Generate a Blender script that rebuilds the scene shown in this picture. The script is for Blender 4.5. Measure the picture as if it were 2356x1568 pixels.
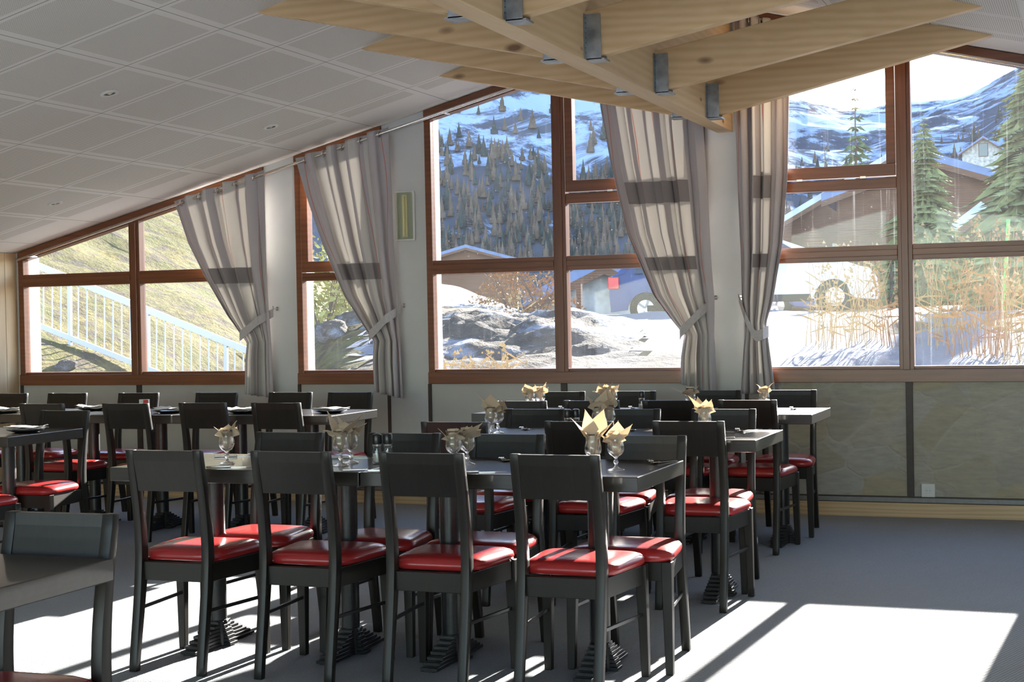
import bpy, bmesh, math, random
from math import sin, cos, pi, radians, sqrt, atan2, tan
from mathutils import Vector, Matrix
random.seed(7)
SC = bpy.context.scene
COL = SC.collection
for o in list(bpy.data.objects):
    bpy.data.objects.remove(o, do_unlink=True)

# ------------------------------------------------------------ camera
YAW, PITCH, ROLL, FPX, CAMH = radians(20.9), radians(-0.83), radians(-1.14), 3538.0, 1.35
fwd = Vector((-sin(YAW)*cos(PITCH), cos(YAW)*cos(PITCH), sin(PITCH)))
rgt = Vector((cos(YAW), sin(YAW), 0)); up = rgt.cross(fwd)
r2 = cos(ROLL)*rgt + sin(ROLL)*up; u2 = r2.cross(fwd)
CAM = Vector((0, 0, CAMH))
cd = bpy.data.cameras.new('camera'); cam = bpy.data.objects.new('camera', cd); COL.objects.link(cam)
cd.sensor_width = 36; cd.lens = FPX/2356*36; cd.clip_start = 0.05; cd.clip_end = 5000
cam.matrix_world = Matrix.Translation(CAM) @ Matrix((r2, u2, -fwd)).transposed().to_4x4()
SC.camera = cam
def ray(px, py): return fwd + r2*((px-1178)/FPX) - u2*((py-784)/FPX)
def onz(px, py, z):
    d = ray(px, py); return CAM + d*((z-CAMH)/d.z)
def ony(px, py, y):
    d = ray(px, py); return CAM + d*(y/d.y)
def atd(px, py, dist):
    return CAM + ray(px, py)*dist

# ------------------------------------------------------------ light
SUN_EL = 17.15; SUN_AZ = 2.8          # degrees; azimuth measured from +y towards +x
w = bpy.data.worlds.new('world'); SC.world = w; w.use_nodes = True
nt = w.node_tree; bg = nt.nodes['Background']
sky = nt.nodes.new('ShaderNodeTexSky'); sky.sky_type = 'NISHITA'; sky.sun_disc = False
sky.sun_elevation = radians(SUN_EL); sky.sun_rotation = radians(SUN_AZ); sky.dust_density = 1.4; sky.air_density = 1.0; sky.altitude = 1500
nt.links.new(sky.outputs[0], bg.inputs[0]); bg.inputs[1].default_value = 0.26
sl = bpy.data.lights.new('sun', 'SUN'); sl.energy = 13.0; sl.angle = radians(0.53); sl.color = (1.0, 0.94, 0.85)
so = bpy.data.objects.new('sun', sl); COL.objects.link(so)
sd = Vector((-sin(radians(SUN_AZ))*cos(radians(SUN_EL)), -cos(radians(SUN_AZ))*cos(radians(SUN_EL)), -sin(radians(SUN_EL))))
so.rotation_euler = sd.to_track_quat('-Z', 'Y').to_euler(); so.location = (0, 30, 20)
SC.view_settings.view_transform = 'Standard'; SC.view_settings.look = 'None'
SC.view_settings.exposure = 2.2; SC.view_settings.gamma = 1; SC.view_settings.use_curve_mapping = False

# ------------------------------------------------------------ materials
class NT:
    def __init__(s, name):
        s.m = bpy.data.materials.new(name); s.m.use_nodes = True; s.t = s.m.node_tree
        s.p = s.t.nodes['Principled BSDF']; s.p.inputs['Specular IOR Level'].default_value = .05 if name in ('patchy_snow', 'snowy_rubble', 'dry_grass_slope', 'dry_straw', 'rusty_dry_stalks', 'spruce_needles', 'pale_spruce_needles', 'weathered_chalet_wood', 'bare_larch', 'dark_conifer') else .5; s.out = s.t.nodes['Material Output']
    def n(s, typ, **kw):
        a = s.t.nodes.new(typ)
        for k, v in kw.items():
            if k in a.inputs: a.inputs[k].default_value = v
            else: setattr(a, k, v)
        return a
    def l(s, a, b): s.t.links.new(a, b)
    def coord(s, kind='Object', scale=(1, 1, 1), loc=(0, 0, 0), rot=(0, 0, 0)):
        tc = s.n('ShaderNodeTexCoord'); mp = s.n('ShaderNodeMapping')
        mp.inputs['Scale'].default_value = scale; mp.inputs['Location'].default_value = loc; mp.inputs['Rotation'].default_value = rot
        s.l(tc.outputs[kind], mp.inputs[0]); return mp.outputs[0]
    def noise(s, vec, scale, detail=4, rough=.5, dist=0):
        a = s.n('ShaderNodeTexNoise'); a.inputs['Scale'].default_value = scale; a.inputs['Detail'].default_value = detail
        a.inputs['Roughness'].default_value = rough; a.inputs['Distortion'].default_value = dist
        s.l(vec, a.inputs['Vector']); return a.outputs['Fac']
    def ramp(s, fac, stops, interp='LINEAR'):
        a = s.n('ShaderNodeValToRGB'); a.color_ramp.interpolation = interp
        e = a.color_ramp.elements
        while len(e) < len(stops): e.new(.5)
        for i, (p, c) in enumerate(stops):
            e[i].position = p; e[i].color = (c[0], c[1], c[2], 1) if not isinstance(c, (int, float)) else (c, c, c, 1)
        s.l(fac, a.inputs[0]); return a.outputs[0]
    def math(s, op, a, b=None, c=None, clamp=False):
        n = s.n('ShaderNodeMath', operation=op); n.use_clamp = clamp
        for i, v in enumerate((a, b, c)):
            if v is None: continue
            if isinstance(v, (int, float)): n.inputs[i].default_value = v
            else: s.l(v, n.inputs[i])
        return n.outputs[0]
    def mix(s, fac, a, b):
        n = s.n('ShaderNodeMix', data_type='RGBA')
        for i, v in ((0, fac), (6, a), (7, b)):
            if isinstance(v, (int, float)): n.inputs[i].default_value = v
            elif isinstance(v, tuple): n.inputs[i].default_value = (*v, 1)
            else: s.l(v, n.inputs[i])
        return n.outputs[2]
    def bump(s, h, strength, dist=.01):
        b = s.n('ShaderNodeBump'); b.inputs['Strength'].default_value = strength; b.inputs['Distance'].default_value = dist
        s.l(h, b.inputs['Height']); s.l(b.outputs[0], s.p.inputs['Normal'])
    def base(s, c):
        if isinstance(c, tuple): s.p.inputs['Base Color'].default_value = (*c, 1)
        else: s.l(c, s.p.inputs['Base Color'])
    def rough(s, v):
        if isinstance(v, (int, float)): s.p.inputs['Roughness'].default_value = v
        else: s.l(v, s.p.inputs['Roughness'])

def simple(name, col, rough=.5, metal=0, nz=0, scale=30, bump=0, spec=None):
    t = NT(name); t.rough(rough); t.p.inputs['Metallic'].default_value = metal
    v = t.coord()
    f = t.noise(v, scale)
    if nz:
        a = tuple(max(0, c*(1-nz)) for c in col); b = tuple(min(1, c*(1+nz)) for c in col)
        t.base(t.ramp(f, [(.3, a), (.7, b)]))
    else: t.base(tuple(col))
    if bump: t.bump(f, bump, .004)
    if spec is not None: t.p.inputs['Specular IOR Level'].default_value = spec
    return t.m

def wood(name, c1, c2, axis='X', scale=9, rough=.45, knots=0, bump=.15, wave=.45):
    t = NT(name)
    st = {'X': (.8, 7, 7), 'Y': (7, .8, 7), 'Z': (7, 7, .8)}[axis]
    v = t.coord(scale=st)
    f = t.noise(v, scale*.35, 3, .6, 1.2)
    w_ = t.n('ShaderNodeTexWave'); w_.wave_type = 'BANDS'; w_.bands_direction = {'X': 'Z', 'Y': 'Z', 'Z': 'X'}[axis]
    w_.inputs['Scale'].default_value = scale*.25; w_.inputs['Distortion'].default_value = 7; w_.inputs['Detail'].default_value = 3; w_.inputs['Detail Scale'].default_value = .6
    t.l(v, w_.inputs[0])
    g = t.math('MULTIPLY_ADD', w_.outputs['Fac'], wave, t.math('MULTIPLY', f, 1.05-wave))
    c = t.ramp(g, [(.2, c2), (.75, c1)])
    if knots:
        vv = t.coord(scale={'X': (.8, 2, 2), 'Y': (2, .8, 2), 'Z': (2, 2, .8)}[axis])
        vo = t.n('ShaderNodeTexVoronoi'); vo.inputs['Scale'].default_value = knots; vo.inputs['Randomness'].default_value = 1; t.l(vv, vo.inputs['Vector'])
        k = t.ramp(vo.outputs['Distance'], [(.05, 1.0), (.12, 0.0)])
        c = t.mix(k, c, (c2[0]*.35, c2[1]*.28, c2[2]*.25))
    t.base(c); t.rough(rough); t.bump(g, bump, .002)
    return t.m

M = {}
M['chair_wood'] = wood('espresso_wood', (.017, .0145, .0115), (.010, .0088, .007), 'Z', 12, .36, 0, .03, .06)
M['chair_wood'].node_tree.nodes['Principled BSDF'].inputs['Specular IOR Level'].default_value = .32
M['table_wood'] = wood('dark_table_wood', (.030, .025, .020), (.016, .013, .010), 'X', 12, .30, 0, .02, .1)
for k_, v_ in (('Specular IOR Level', .5), ('Coat Weight', .5), ('Coat Roughness', .05)): M['table_wood'].node_tree.nodes['Principled BSDF'].inputs[k_].default_value = v_
M['black_metal'] = simple('black_metal', (.012, .012, .013), .3, 0, .2, 40)
M['cast_iron'] = simple('cast_iron', (.014, .014, .015), .33, 0, .3, 60, .1)
M['red_vinyl'] = simple('red_vinyl', (.33, .022, .022), .24, 0, .06, 20, .03)
M['chrome'] = simple('brushed_steel', (.75, .73, .7), .22, 1, .05, 30)
M['galvanised'] = simple('galvanised_steel', (.33, .36, .38), .45, .85, .35, 14, .1)
M['white_plaster'] = simple('white_plaster', (.50, .515, .51), .7, 0, .03, 6, .1)
M['panel_white'] = simple('painted_panel', (.45, .445, .41), .6, 0, .04, 5, .1)
M['brown_wood'] = wood('varnished_brown_wood', (.20, .068, .025), (.10, .034, .013), 'X', 5, .3, 0, .06, .15)
M['brown_wood_v'] = wood('varnished_brown_wood_upright', (.18, .062, .025), (.095, .032, .013), 'Z', 5, .3, 0, .06, .15)
M['dark_gap'] = simple('dark_stained_strip', (.035, .022, .016), .5, 0, .2)
M['pine_y'] = wood('pine_ridge', (.68, .51, .31), (.56, .39, .21), 'Y', 4, .55, 3.4, .06, .25)
M['pine_x'] = wood('pine_joist', (.66, .47, .26), (.52, .345, .17), 'X', 4, .55, 2.2, .06, .3)
M['pine_z'] = wood('pine_boards', (.62, .46, .28), (.50, .35, .2), 'Z', 6, .5, 1.7, .1)
M['pine_base'] = wood('pine_skirting', (.60, .43, .24), (.47, .32, .17), 'X', 6, .5, 3.2, .08)
M['grey_trim'] = simple('grey_metal_trim', (.2, .2, .2), .5, .3, .1)
M['plastic_white'] = simple('white_plastic', (.62, .63, .61), .4)
M['napkin'] = simple('beige_paper', (.66, .52, .36), .85, 0, .08, 25, .1)
M['paper_white'] = simple('white_paper', (.72, .70, .66), .8, 0, .05, 25, .1)
M['plate'] = simple('dark_plate', (.03, .03, .032), .2)
M['salt'] = simple('salt', (.7, .68, .62), .8)
M['pepper'] = simple('ground_pepper', (.1, .07, .05), .9, 0, .5, 300)
M['rubber'] = simple('tyre_rubber', (.02, .02, .02), .8)
M['tube'] = simple('yellowed_tube', (.70, .62, .36), .4)
M['red_card'] = simple('red_print', (.55, .03, .03), .5)
M['ext_white'] = simple('white_render', (.8, .79, .76), .8, 0, .05, 4, .3)  # plain white exterior render, used on the outer sills
M['rail_white'] = simple('white_paint', (.5, .49, .46), .5)
M['green_stake'] = simple('green_plastic', (.08, .62, .05), .4)

# translucent paper for the napkins
t = NT('napkin_paper'); tr = t.n('ShaderNodeBsdfTranslucent'); tr.inputs[0].default_value = (.74, .62, .46, 1)
t.base((.66, .56, .43)); t.rough(.9)
mx = t.n('ShaderNodeMixShader'); mx.inputs[0].default_value = .4; t.l(t.p.outputs[0], mx.inputs[1]); t.l(tr.outputs[0], mx.inputs[2]); t.l(mx.outputs[0], t.out.inputs[0])
M['napkin'] = t.m

def thin_glass(name, dirt=0.0, tint=(1, 1, 1), streaks=False, refl=.3):
    t = NT(name)
    tr = t.n('ShaderNodeBsdfTransparent'); tr.inputs[0].default_value = (*tint, 1)
    gl = t.n('ShaderNodeBsdfGlossy'); gl.inputs['Roughness'].default_value = .02
    fr = t.n('ShaderNodeLayerWeight'); fr.inputs[0].default_value = .5
    fz = t.math('MULTIPLY_ADD', t.math('POWER', fr.outputs['Facing'], 4.0), .9, .045)
    m1 = t.n('ShaderNodeMixShader'); t.l(t.math('MULTIPLY', fz, refl, clamp=True) if False else t.math('MINIMUM', t.math('MULTIPLY', fz, refl), 1.0), m1.inputs[0]); t.l(tr.outputs[0], m1.inputs[1]); t.l(gl.outputs[0], m1.inputs[2])
    o = m1.outputs[0]
    if dirt:
        df = t.n('ShaderNodeBsdfTranslucent'); df.inputs[0].default_value = (.9, .93, 1, 1)
        v = t.coord('Object', (1, 1, 1)); n1 = t.noise(v, 1.4, 5, .6)
        v2 = t.coord('Object', (26, 1, .5)); n2 = t.noise(v2, 2.2, 4, .65)
        v3 = t.coord('Object', (1, 1, 1)); n3 = t.noise(v3, 60, 2, .5)
        a = t.math('MULTIPLY', t.ramp(n1, [(.35, .25), (.75, 1.0)]), dirt)
        b = t.math('MULTIPLY', t.ramp(n2, [(.60, 0.0), (.72, 1.0)]), dirt*(2.4 if streaks else .6))
        c = t.math('MULTIPLY', t.ramp(n3, [(.70, 0.0), (.76, 1.0)]), dirt*4)
        f = t.math('ADD', t.math('ADD', a, b), c, clamp=True)
        m2 = t.n('ShaderNodeMixShader'); t.l(f, m2.inputs[0]); t.l(o, m2.inputs[1]); t.l(df.outputs[0], m2.inputs[2]); o = m2.outputs[0]
    t.l(o, t.out.inputs[0]); return t.m
M['pane'] = thin_glass('window_glass', .005)
M['pane_dirty'] = thin_glass('weathered_window_glass', .005, streaks=True)
M['glass'] = thin_glass('drinking_glass', 0, (.985, .99, .99), refl=1.2)
t = NT('clear_glass'); gb = t.n('ShaderNodeBsdfGlass'); gb.inputs['IOR'].default_value = 1.45; gb.inputs['Roughness'].default_value = 0
tb = t.n('ShaderNodeBsdfTransparent'); mm_ = t.n('ShaderNodeMixShader'); mm_.inputs[0].default_value = .25; t.l(gb.outputs[0], mm_.inputs[1]); t.l(tb.outputs[0], mm_.inputs[2]); t.l(mm_.outputs[0], t.out.inputs[0]); M['stemware'] = t.m
M['cover'] = thin_glass('clear_plastic_cover', .12, (.9, .93, .85), refl=1.0)
M['car_glass'] = simple('car_glass', (.03, .04, .05), .08)

# carpet: ribbed loop pile
t = NT('carpet'); v = t.coord('Object', (1, 1, 1), rot=(0, 0, radians(18)))
n1 = t.noise(v, 1.3, 4); n2 = t.noise(v, 170, 2, .6)
wv = t.n('ShaderNodeTexWave'); wv.bands_direction = 'X'; wv.inputs['Scale'].default_value = 22; wv.inputs['Distortion'].default_value = 1.2; wv.inputs['Detail'].default_value = 2; wv.inputs['Detail Scale'].default_value = 6
t.l(v, wv.inputs[0])
wv2 = t.n('ShaderNodeTexWave'); wv2.bands_direction = 'Y'; wv2.inputs['Scale'].default_value = 26; wv2.inputs['Distortion'].default_value = 1.5; t.l(v, wv2.inputs[0])
h = t.math('ADD', t.math('MULTIPLY', wv.outputs['Fac'], .6), t.math('ADD', t.math('MULTIPLY', n2, .6), t.math('MULTIPLY', wv2.outputs['Fac'], .25)))
c = t.ramp(h, [(.35, (.17, .187, .205)), (.95, (.34, .365, .39))])
c = t.mix(t.ramp(n1, [(.35, 0.0), (.7, .22)]), c, (.24, .235, .215))
t.base(c); t.rough(.95); t.p.inputs['Specular IOR Level'].default_value = .15; t.bump(h, .5, .006); M['carpet'] = t.m

# ceiling tiles: perforated field, smooth margins, thin joints
t = NT('ceiling_tiles'); tc = t.n('ShaderNodeTexCoord'); sp = t.n('ShaderNodeSeparateXYZ'); t.l(tc.outputs['UV'], sp.inputs[0])
U, V = sp.outputs[0], sp.outputs[1]
def tri(tt, x, off, period):   # distance to nearest joint in metres
    a = tt.math('FRACT', tt.math('DIVIDE', tt.math('SUBTRACT', x, off), period))
    return tt.math('MULTIPLY', tt.math('MINIMUM', a, tt.math('SUBTRACT', 1.0, a)), period)
du = tri(t, U, 0.0, .604); dv = tri(t, V, 7.19, .598)
dm = t.math('MINIMUM', t.math('SUBTRACT', du, .014), dv)
field = t.math('MULTIPLY', t.math('GREATER_THAN', du, .045), t.math('GREATER_THAN', dv, .036))
field = t.math('MULTIPLY', field, t.math('LESS_THAN', V, 9.79))
joint = t.math('MAXIMUM', t.math('LESS_THAN', du, .0022), t.math('MULTIPLY', t.math('LESS_THAN', dv, .003), t.math('LESS_THAN', V, 9.83)))
mp = t.n('ShaderNodeMapping'); mp.inputs['Scale'].default_value = (1/.0124, 1/.0124, 1); t.l(tc.outputs['UV'], mp.inputs[0])
vf = t.n('ShaderNodeVectorMath', operation='FRACTION'); t.l(mp.outputs[0], vf.inputs[0])
vs = t.n('ShaderNodeVectorMath', operation='SUBTRACT'); t.l(vf.outputs[0], vs.inputs[0]); vs.inputs[1].default_value = (.5, .5, 0)
s2 = t.n('ShaderNodeSeparateXYZ'); t.l(vs.outputs[0], s2.inputs[0])
rr = t.math('ADD', t.math('MULTIPLY', s2.outputs[0], s2.outputs[0]), t.math('MULTIPLY', s2.outputs[1], s2.outputs[1]))
hole = t.math('MULTIPLY', t.math('LESS_THAN', rr, .062), field)
n1 = t.noise(t.coord('Object'), .8, 3)
c = t.ramp(n1, [(.3, (.63, .62, .58)), (.7, (.67, .66, .63))])
c = t.mix(field, t.mix(.5, c, (.74, .74, .72)), c)
c = t.mix(hole, c, (.15, .145, .125)); c = t.mix(joint, c, (.14, .135, .12))
t.base(c); t.rough(.7); M['ceiling'] = t.m

# stone cladding
t = NT('stone_cladding'); v = t.coord('Object', (1.0, 1, 1.25)); nz = t.noise(v, 2.2, 4)
va = t.n('ShaderNodeVectorMath', operation='MULTIPLY_ADD'); t.l(v, va.inputs[0]); va.inputs[1].default_value = (1, 1, 1)
cmb = t.n('ShaderNodeCombineXYZ'); t.l(t.math('MULTIPLY', nz, .28), cmb.inputs[0]); t.l(t.math('MULTIPLY', nz, .3), cmb.inputs[2]); t.l(cmb.outputs[0], va.inputs[2])
vo = t.n('ShaderNodeTexVoronoi'); vo.inputs['Scale'].default_value = 3.6; t.l(va.outputs[0], vo.inputs[0])
ve = t.n('ShaderNodeTexVoronoi'); ve.feature = 'DISTANCE_TO_EDGE'; ve.inputs['Scale'].default_value = 3.6; t.l(va.outputs[0], ve.inputs[0])
cs = t.n('ShaderNodeSeparateColor'); t.l(vo.outputs['Color'], cs.inputs[0])
c = t.ramp(cs.outputs[0], [(.0, (.37, .345, .285)), (.35, (.41, .385, .31)), (.6, (.40, .39, .36)), (.8, (.41, .35, .23)), (1, (.35, .35, .33))])
n3 = t.noise(t.coord('Object', (1, 1, 4)), 9, 6, .65)
c = t.mix(t.ramp(n3, [(.35, 0.0), (.7, .5)]), c, (.22, .22, .195))
e = t.ramp(ve.outputs['Distance'], [(.0, 1.0), (.028, .6), (.05, 0.0)])
c = t.mix(t.math('MULTIPLY', e, t.ramp(nz, [(.48, .0), (.66, .4)])), c, (.44, .43, .39))
t.base(c); t.rough(.85)
t.bump(t.math('ADD', t.math('MULTIPLY', n3, .4), t.math('MULTIPLY', e, -.5)), .5, .012); M['stone'] = t.m

# curtain
def curtain_mat(name, bands, u0_=.13, u1_=.80):
    t = NT(name); tc = t.n('ShaderNodeTexCoord'); sp = t.n('ShaderNodeSeparateXYZ'); t.l(tc.outputs['UV'], sp.inputs[0])
    U, V = sp.outputs[0], sp.outputs[1]
    mid = t.math('MULTIPLY', t.math('GREATER_THAN', U, u0_), t.math('LESS_THAN', U, u1_))
    mid = t.math('MULTIPLY', mid, t.math('LESS_THAN', V, 90))
    st = t.math('FRACT', t.math('MULTIPLY', U, 7.46)); backlit_mid = t.math('MULTIPLY', mid, t.math('GREATER_THAN', st, .36))  # light stripes painted to imitate backlight between overlapping folds
    band = 0.0
    for a, b in bands:
        x = t.math('MULTIPLY', t.math('GREATER_THAN', V, a), t.math('LESS_THAN', V, b)); band = x if band == 0.0 else t.math('MAXIMUM', band, x)
    band = t.math('MULTIPLY', band, mid)
    c = t.mix(backlit_mid, (.47, .44, .45), (.61, .59, .56)); c = t.mix(band, c, (.27, .245, .25))
    for u0, ph in ((.06, 0), (.33, 1.4), (.52, 3), (.70, 5), (.91, 2.2)):
        wv = t.math('MULTIPLY', t.math('SINE', t.math('MULTIPLY_ADD', V, 5.0, ph)), .016)
        d = t.math('ABSOLUTE', t.math('SUBTRACT', t.math('SUBTRACT', U, u0), wv))
        c = t.mix(t.math('MULTIPLY', t.math('LESS_THAN', d, .0032), .65), c, (.5, .12, .06))
    n1 = t.noise(t.coord('Object', (3, 3, 1)), 160, 2)
    t.bump(n1, .12, .002)
    t.base(c); t.rough(.85); t.p.inputs['Specular IOR Level'].default_value = .2
    tr = t.n('ShaderNodeBsdfTranslucent'); t.l(c, tr.inputs[0])
    fac = t.math('MULTIPLY_ADD', t.math('MULTIPLY', backlit_mid, t.math('SUBTRACT', 1.0, band)), .12, .06)
    mx = t.n('ShaderNodeMixShader'); t.l(fac, mx.inputs[0]); t.l(t.p.outputs[0], mx.inputs[1]); t.l(tr.outputs[0], mx.inputs[2]); t.l(mx.outputs[0], t.out.inputs[0])
    return t.m
M['curtain_low'] = curtain_mat('banded_backlit_curtain', [(1.66, 1.78)])
M['curtain_high'] = curtain_mat('banded_backlit_curtain_tall', [(2.12, 2.27), (1.66, 1.75)])
M['curtain_narrow'] = curtain_mat('banded_backlit_curtain_narrow', [(2.12, 2.27), (1.66, 1.75)], .38, .66)
M['tie'] = simple('curtain_tie_cloth', (.44, .42, .425), .85, 0, .08, 60)

# outdoors
def ground_mat(name, snow, dirt1, dirt2, scale, lo, hi, bump=.6, fine=9):
    t = NT(name); v = t.coord(); n1 = t.noise(v, scale, 8, .62, .3); n2 = t.noise(v, fine, 6, .7)
    n4 = t.noise(v, fine*.22, 3, .6)
    d = t.ramp(n2, [(.33, dirt1), (.66, dirt2)])
    if len(dirt1) == 3 and name == 'dry_grass_slope':
        d = t.mix(t.ramp(n4, [(.42, 0.0), (.6, .75)]), d, (.075, .085, .02))
        d = t.mix(t.ramp(t.noise(v, 2.9, 6, .7), [(.50, 0.0), (.58, .85)]), d, (.06, .047, .038))
    t.base(t.mix(t.ramp(n1, [(lo, 0.0), (hi, 1.0)]), d, snow)); t.rough(.9); t.bump(t.math('ADD', n2, n1), bump, .25)
    return t.m
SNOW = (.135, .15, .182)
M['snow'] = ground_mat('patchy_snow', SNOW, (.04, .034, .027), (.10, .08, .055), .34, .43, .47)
M['bounce_ground'] = simple('bounce_snow', (.82, .84, .87), .9, 0, .04, 2)  # bright snow tone chosen to reflect more light into the room
M['mound'] = ground_mat('snowy_rubble', (.18, .20, .24), (.035, .032, .03), (.09, .078, .065), .9, .53, .60, .9, 4)
M['grass_hill'] = ground_mat('dry_grass_slope', (.3, .3, .32), (.062, .052, .016), (.17, .14, .045), .5, .68, .70, 1.0, 6)
t = NT('mountain_slope'); v = t.coord(); vs_ = t.coord('Object', (.012, .012, .02), rot=(0, radians(40), 0))
n1 = t.noise(vs_, 1.4, 9, .72, 1.2); n2 = t.noise(v, .05, 6, .65)
sp = t.n('ShaderNodeSeparateXYZ'); tc = t.n('ShaderNodeTexCoord'); t.l(tc.outputs['Object'], sp.inputs[0])
hh = t.math('MINIMUM', t.math('MULTIPLY', t.math('SUBTRACT', sp.outputs[2], 60.0), .0016), .06)
s_ = t.ramp(t.math('ADD', n1, hh), [(.52, 0.0), (.60, 1.0)])
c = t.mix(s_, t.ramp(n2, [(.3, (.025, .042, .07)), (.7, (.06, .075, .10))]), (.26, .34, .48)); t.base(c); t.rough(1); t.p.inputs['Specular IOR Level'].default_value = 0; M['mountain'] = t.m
t = NT('far_mountain'); n1 = t.noise(t.coord('Object', (.004, .004, .01)), 2, 8, .7)
t.base(t.ramp(n1, [(.42, (.22, .27, .36)), (.6, (.62, .70, .85))])); t.rough(1); t.p.inputs['Specular IOR Level'].default_value = 0; M['far_mountain'] = t.m
M['spruce'] = simple('spruce_needles', (.075, .10, .042), .8, 0, .5, 3)
M['spruce_light'] = simple('pale_spruce_needles', (.16, .17, .07), .8, 0, .5, 3)
M['larch'] = simple('bare_larch', (.085, .066, .052), .9, 0, .3, .2)
M['larch_green'] = simple('dark_conifer', (.02, .036, .038), .9, 0, .3, .2)
M['bark'] = simple('bark', (.09, .06, .04), .9, 0, .3, 8)
M['straw'] = simple('dry_straw', (.30, .215, .10), .8, 0, .25, 8)
M['rust_straw'] = simple('rusty_dry_stalks', (.25, .13, .05), .8, 0, .25, 8)
M['bush'] = simple('yellow_green_leaves', (.24, .23, .06), .7, 0, .4, 3)
M['chalet_wood'] = wood('weathered_chalet_wood', (.16, .085, .05), (.08, .045, .03), 'X', 3, .7)
M['chalet_stone'] = simple('chalet_stone', (.33, .32, .30), .9, 0, .35, 2.2, .3)
M['roof_snow'] = simple('snowy_roof', (.40, .44, .50), .8, 0, .25, .8, .2)
M['roof_blue'] = simple('slate_roof', (.10, .15, .27), .6, 0, .2, 2)
M['car_white'] = simple('white_car_paint', (.55, .57, .60), .2)
M['car_blue'] = simple('dark_blue_car_paint', (.008, .030, .13), .15)
M['tail_red'] = simple('red_tail_lamp', (.6, .02, .03), .2)
M['rim'] = simple('wheel_rim', (.4, .4, .42), .3, .8)

# ------------------------------------------------------------ mesh helpers
class MB:
    def __init__(s): s.v = []; s.f = []; s.uv = []
    def add(s, vs, fs):
        o = len(s.v); s.v += [tuple(p) for p in vs]; s.f += [tuple(i+o for i in f) for f in fs]; return s
    def box(s, x0, x1, y0, y1, z0, z1):
        return s.add([(x0, y0, z0), (x1, y0, z0), (x1, y1, z0), (x0, y1, z0), (x0, y0, z1), (x1, y0, z1), (x1, y1, z1), (x0, y1, z1)],
                     [(0, 3, 2, 1), (4, 5, 6, 7), (0, 1, 5, 4), (1, 2, 6, 5), (2, 3, 7, 6), (3, 0, 4, 7)])
    def prism(s, poly, y0, y1):      # polygon in x,z, extruded along y (poly counter-clockwise seen from -y)
        n = len(poly)
        vs = [(x, y0, z) for x, z in poly] + [(x, y1, z) for x, z in poly]
        return s.add(vs, [tuple(range(n)), tuple(range(2*n-1, n-1, -1))] + [((i+1) % n, i, n+i, n+(i+1) % n) for i in range(n)])
    def prism_x(s, poly, x0, x1):    # polygon in y,z extruded along x
        n = len(poly)
        vs = [(x0, a, b) for a, b in poly] + [(x1, a, b) for a, b in poly]
        return s.add(vs, [tuple(range(n-1, -1, -1)), tuple(range(n, 2*n))] + [(i, (i+1) % n, n+(i+1) % n, n+i) for i in range(n)])
    def bar(s, a, b, w, h, upv=(0, 0, 1)):   # rectangular bar a->b, w across, h along up
        a, b = Vector(a), Vector(b); d = (b-a).normalized(); side = d.cross(Vector(upv)).normalized(); u = side.cross(d).normalized()
        vs = []
        for p in (a, b):
            for i, j in ((-1, -1), (1, -1), (1, 1), (-1, 1)): vs.append(p + side*(i*w/2) + u*(j*h/2))
        return s.add(vs, [(3, 2, 1, 0), (4, 5, 6, 7), (0, 1, 5, 4), (1, 2, 6, 5), (2, 3, 7, 6), (3, 0, 4, 7)])
    def loft(s, rings, cap=True):
        n = len(rings[0]); o = len(s.v)
        for r in rings: s.v += [tuple(p) for p in r]
        for k in range(len(rings)-1):
            for i in range(n):
                j = (i+1) % n; s.f.append((o+k*n+i, o+k*n+j, o+(k+1)*n+j, o+(k+1)*n+i))
        if cap:
            s.f.append(tuple(o+i for i in range(n-1, -1, -1))); s.f.append(tuple(o+(len(rings)-1)*n+i for i in range(n)))
        return s
    def lathe(s, prof, cx=0, cy=0, n=20, cap=True):
        return s.loft([[(cx+r*cos(2*pi*i/n), cy+r*sin(2*pi*i/n), z) for i in range(n)] for r, z in prof], cap)
    def tube(s, pts, r, n=8, r_end=None):
        pts = [Vector(p) for p in pts]; rings = []
        for k, p in enumerate(pts):
            d = (pts[min(k+1, len(pts)-1)] - pts[max(k-1, 0)]).normalized()
            ref = Vector((0, 0, 1)) if abs(d.z) < .9 else Vector((1, 0, 0))
            a = d.cross(ref).normalized(); b = a.cross(d).normalized()
            rad = r if r_end is None else r + (r_end-r)*k/(len(pts)-1)
            rings.append([p + (a*cos(2*pi*i/n) + b*sin(2*pi*i/n))*rad for i in range(n)])
        return s.loft(rings)
    def build(s, name, mat, parent=None, bevel=0, smooth=False, seg=2, fix=True):
        me = bpy.data.meshes.new(name); me.from_pydata(s.v, [], s.f); me.update()
        if fix or bevel:
            bm = bmesh.new(); bm.from_mesh(me)
            if fix: bmesh.ops.recalc_face_normals(bm, faces=bm.faces)
            if bevel:
                ed = [e for e in bm.edges if len(e.link_faces) == 2 and e.calc_face_angle(0) > .5]
                bmesh.ops.bevel(bm, geom=ed, offset=bevel, segments=seg, affect='EDGES', clamp_overlap=True, profile=.5)
            bm.to_mesh(me); bm.free()
        me.materials.append(mat)
        if smooth:
            for p in me.polygons: p.use_smooth = True
        o = bpy.data.objects.new(name, me); COL.objects.link(o)
        if parent: o.parent = parent
        return o
def smooth_by_angle(o, ang=40):
    me = o.data
    for p in me.polygons: p.use_smooth = True
    bm = bmesh.new(); bm.from_mesh(me)
    for e in bm.edges:
        if len(e.link_faces) == 2 and e.calc_face_angle(0) > radians(ang): e.smooth = False
    bm.to_mesh(me); bm.free()
    return o
def empty(name, loc, rz=0):
    o = bpy.data.objects.new(name, None); COL.objects.link(o); o.location = loc; o.rotation_euler = (0, 0, rz); o.empty_display_size = .05; return o
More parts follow.
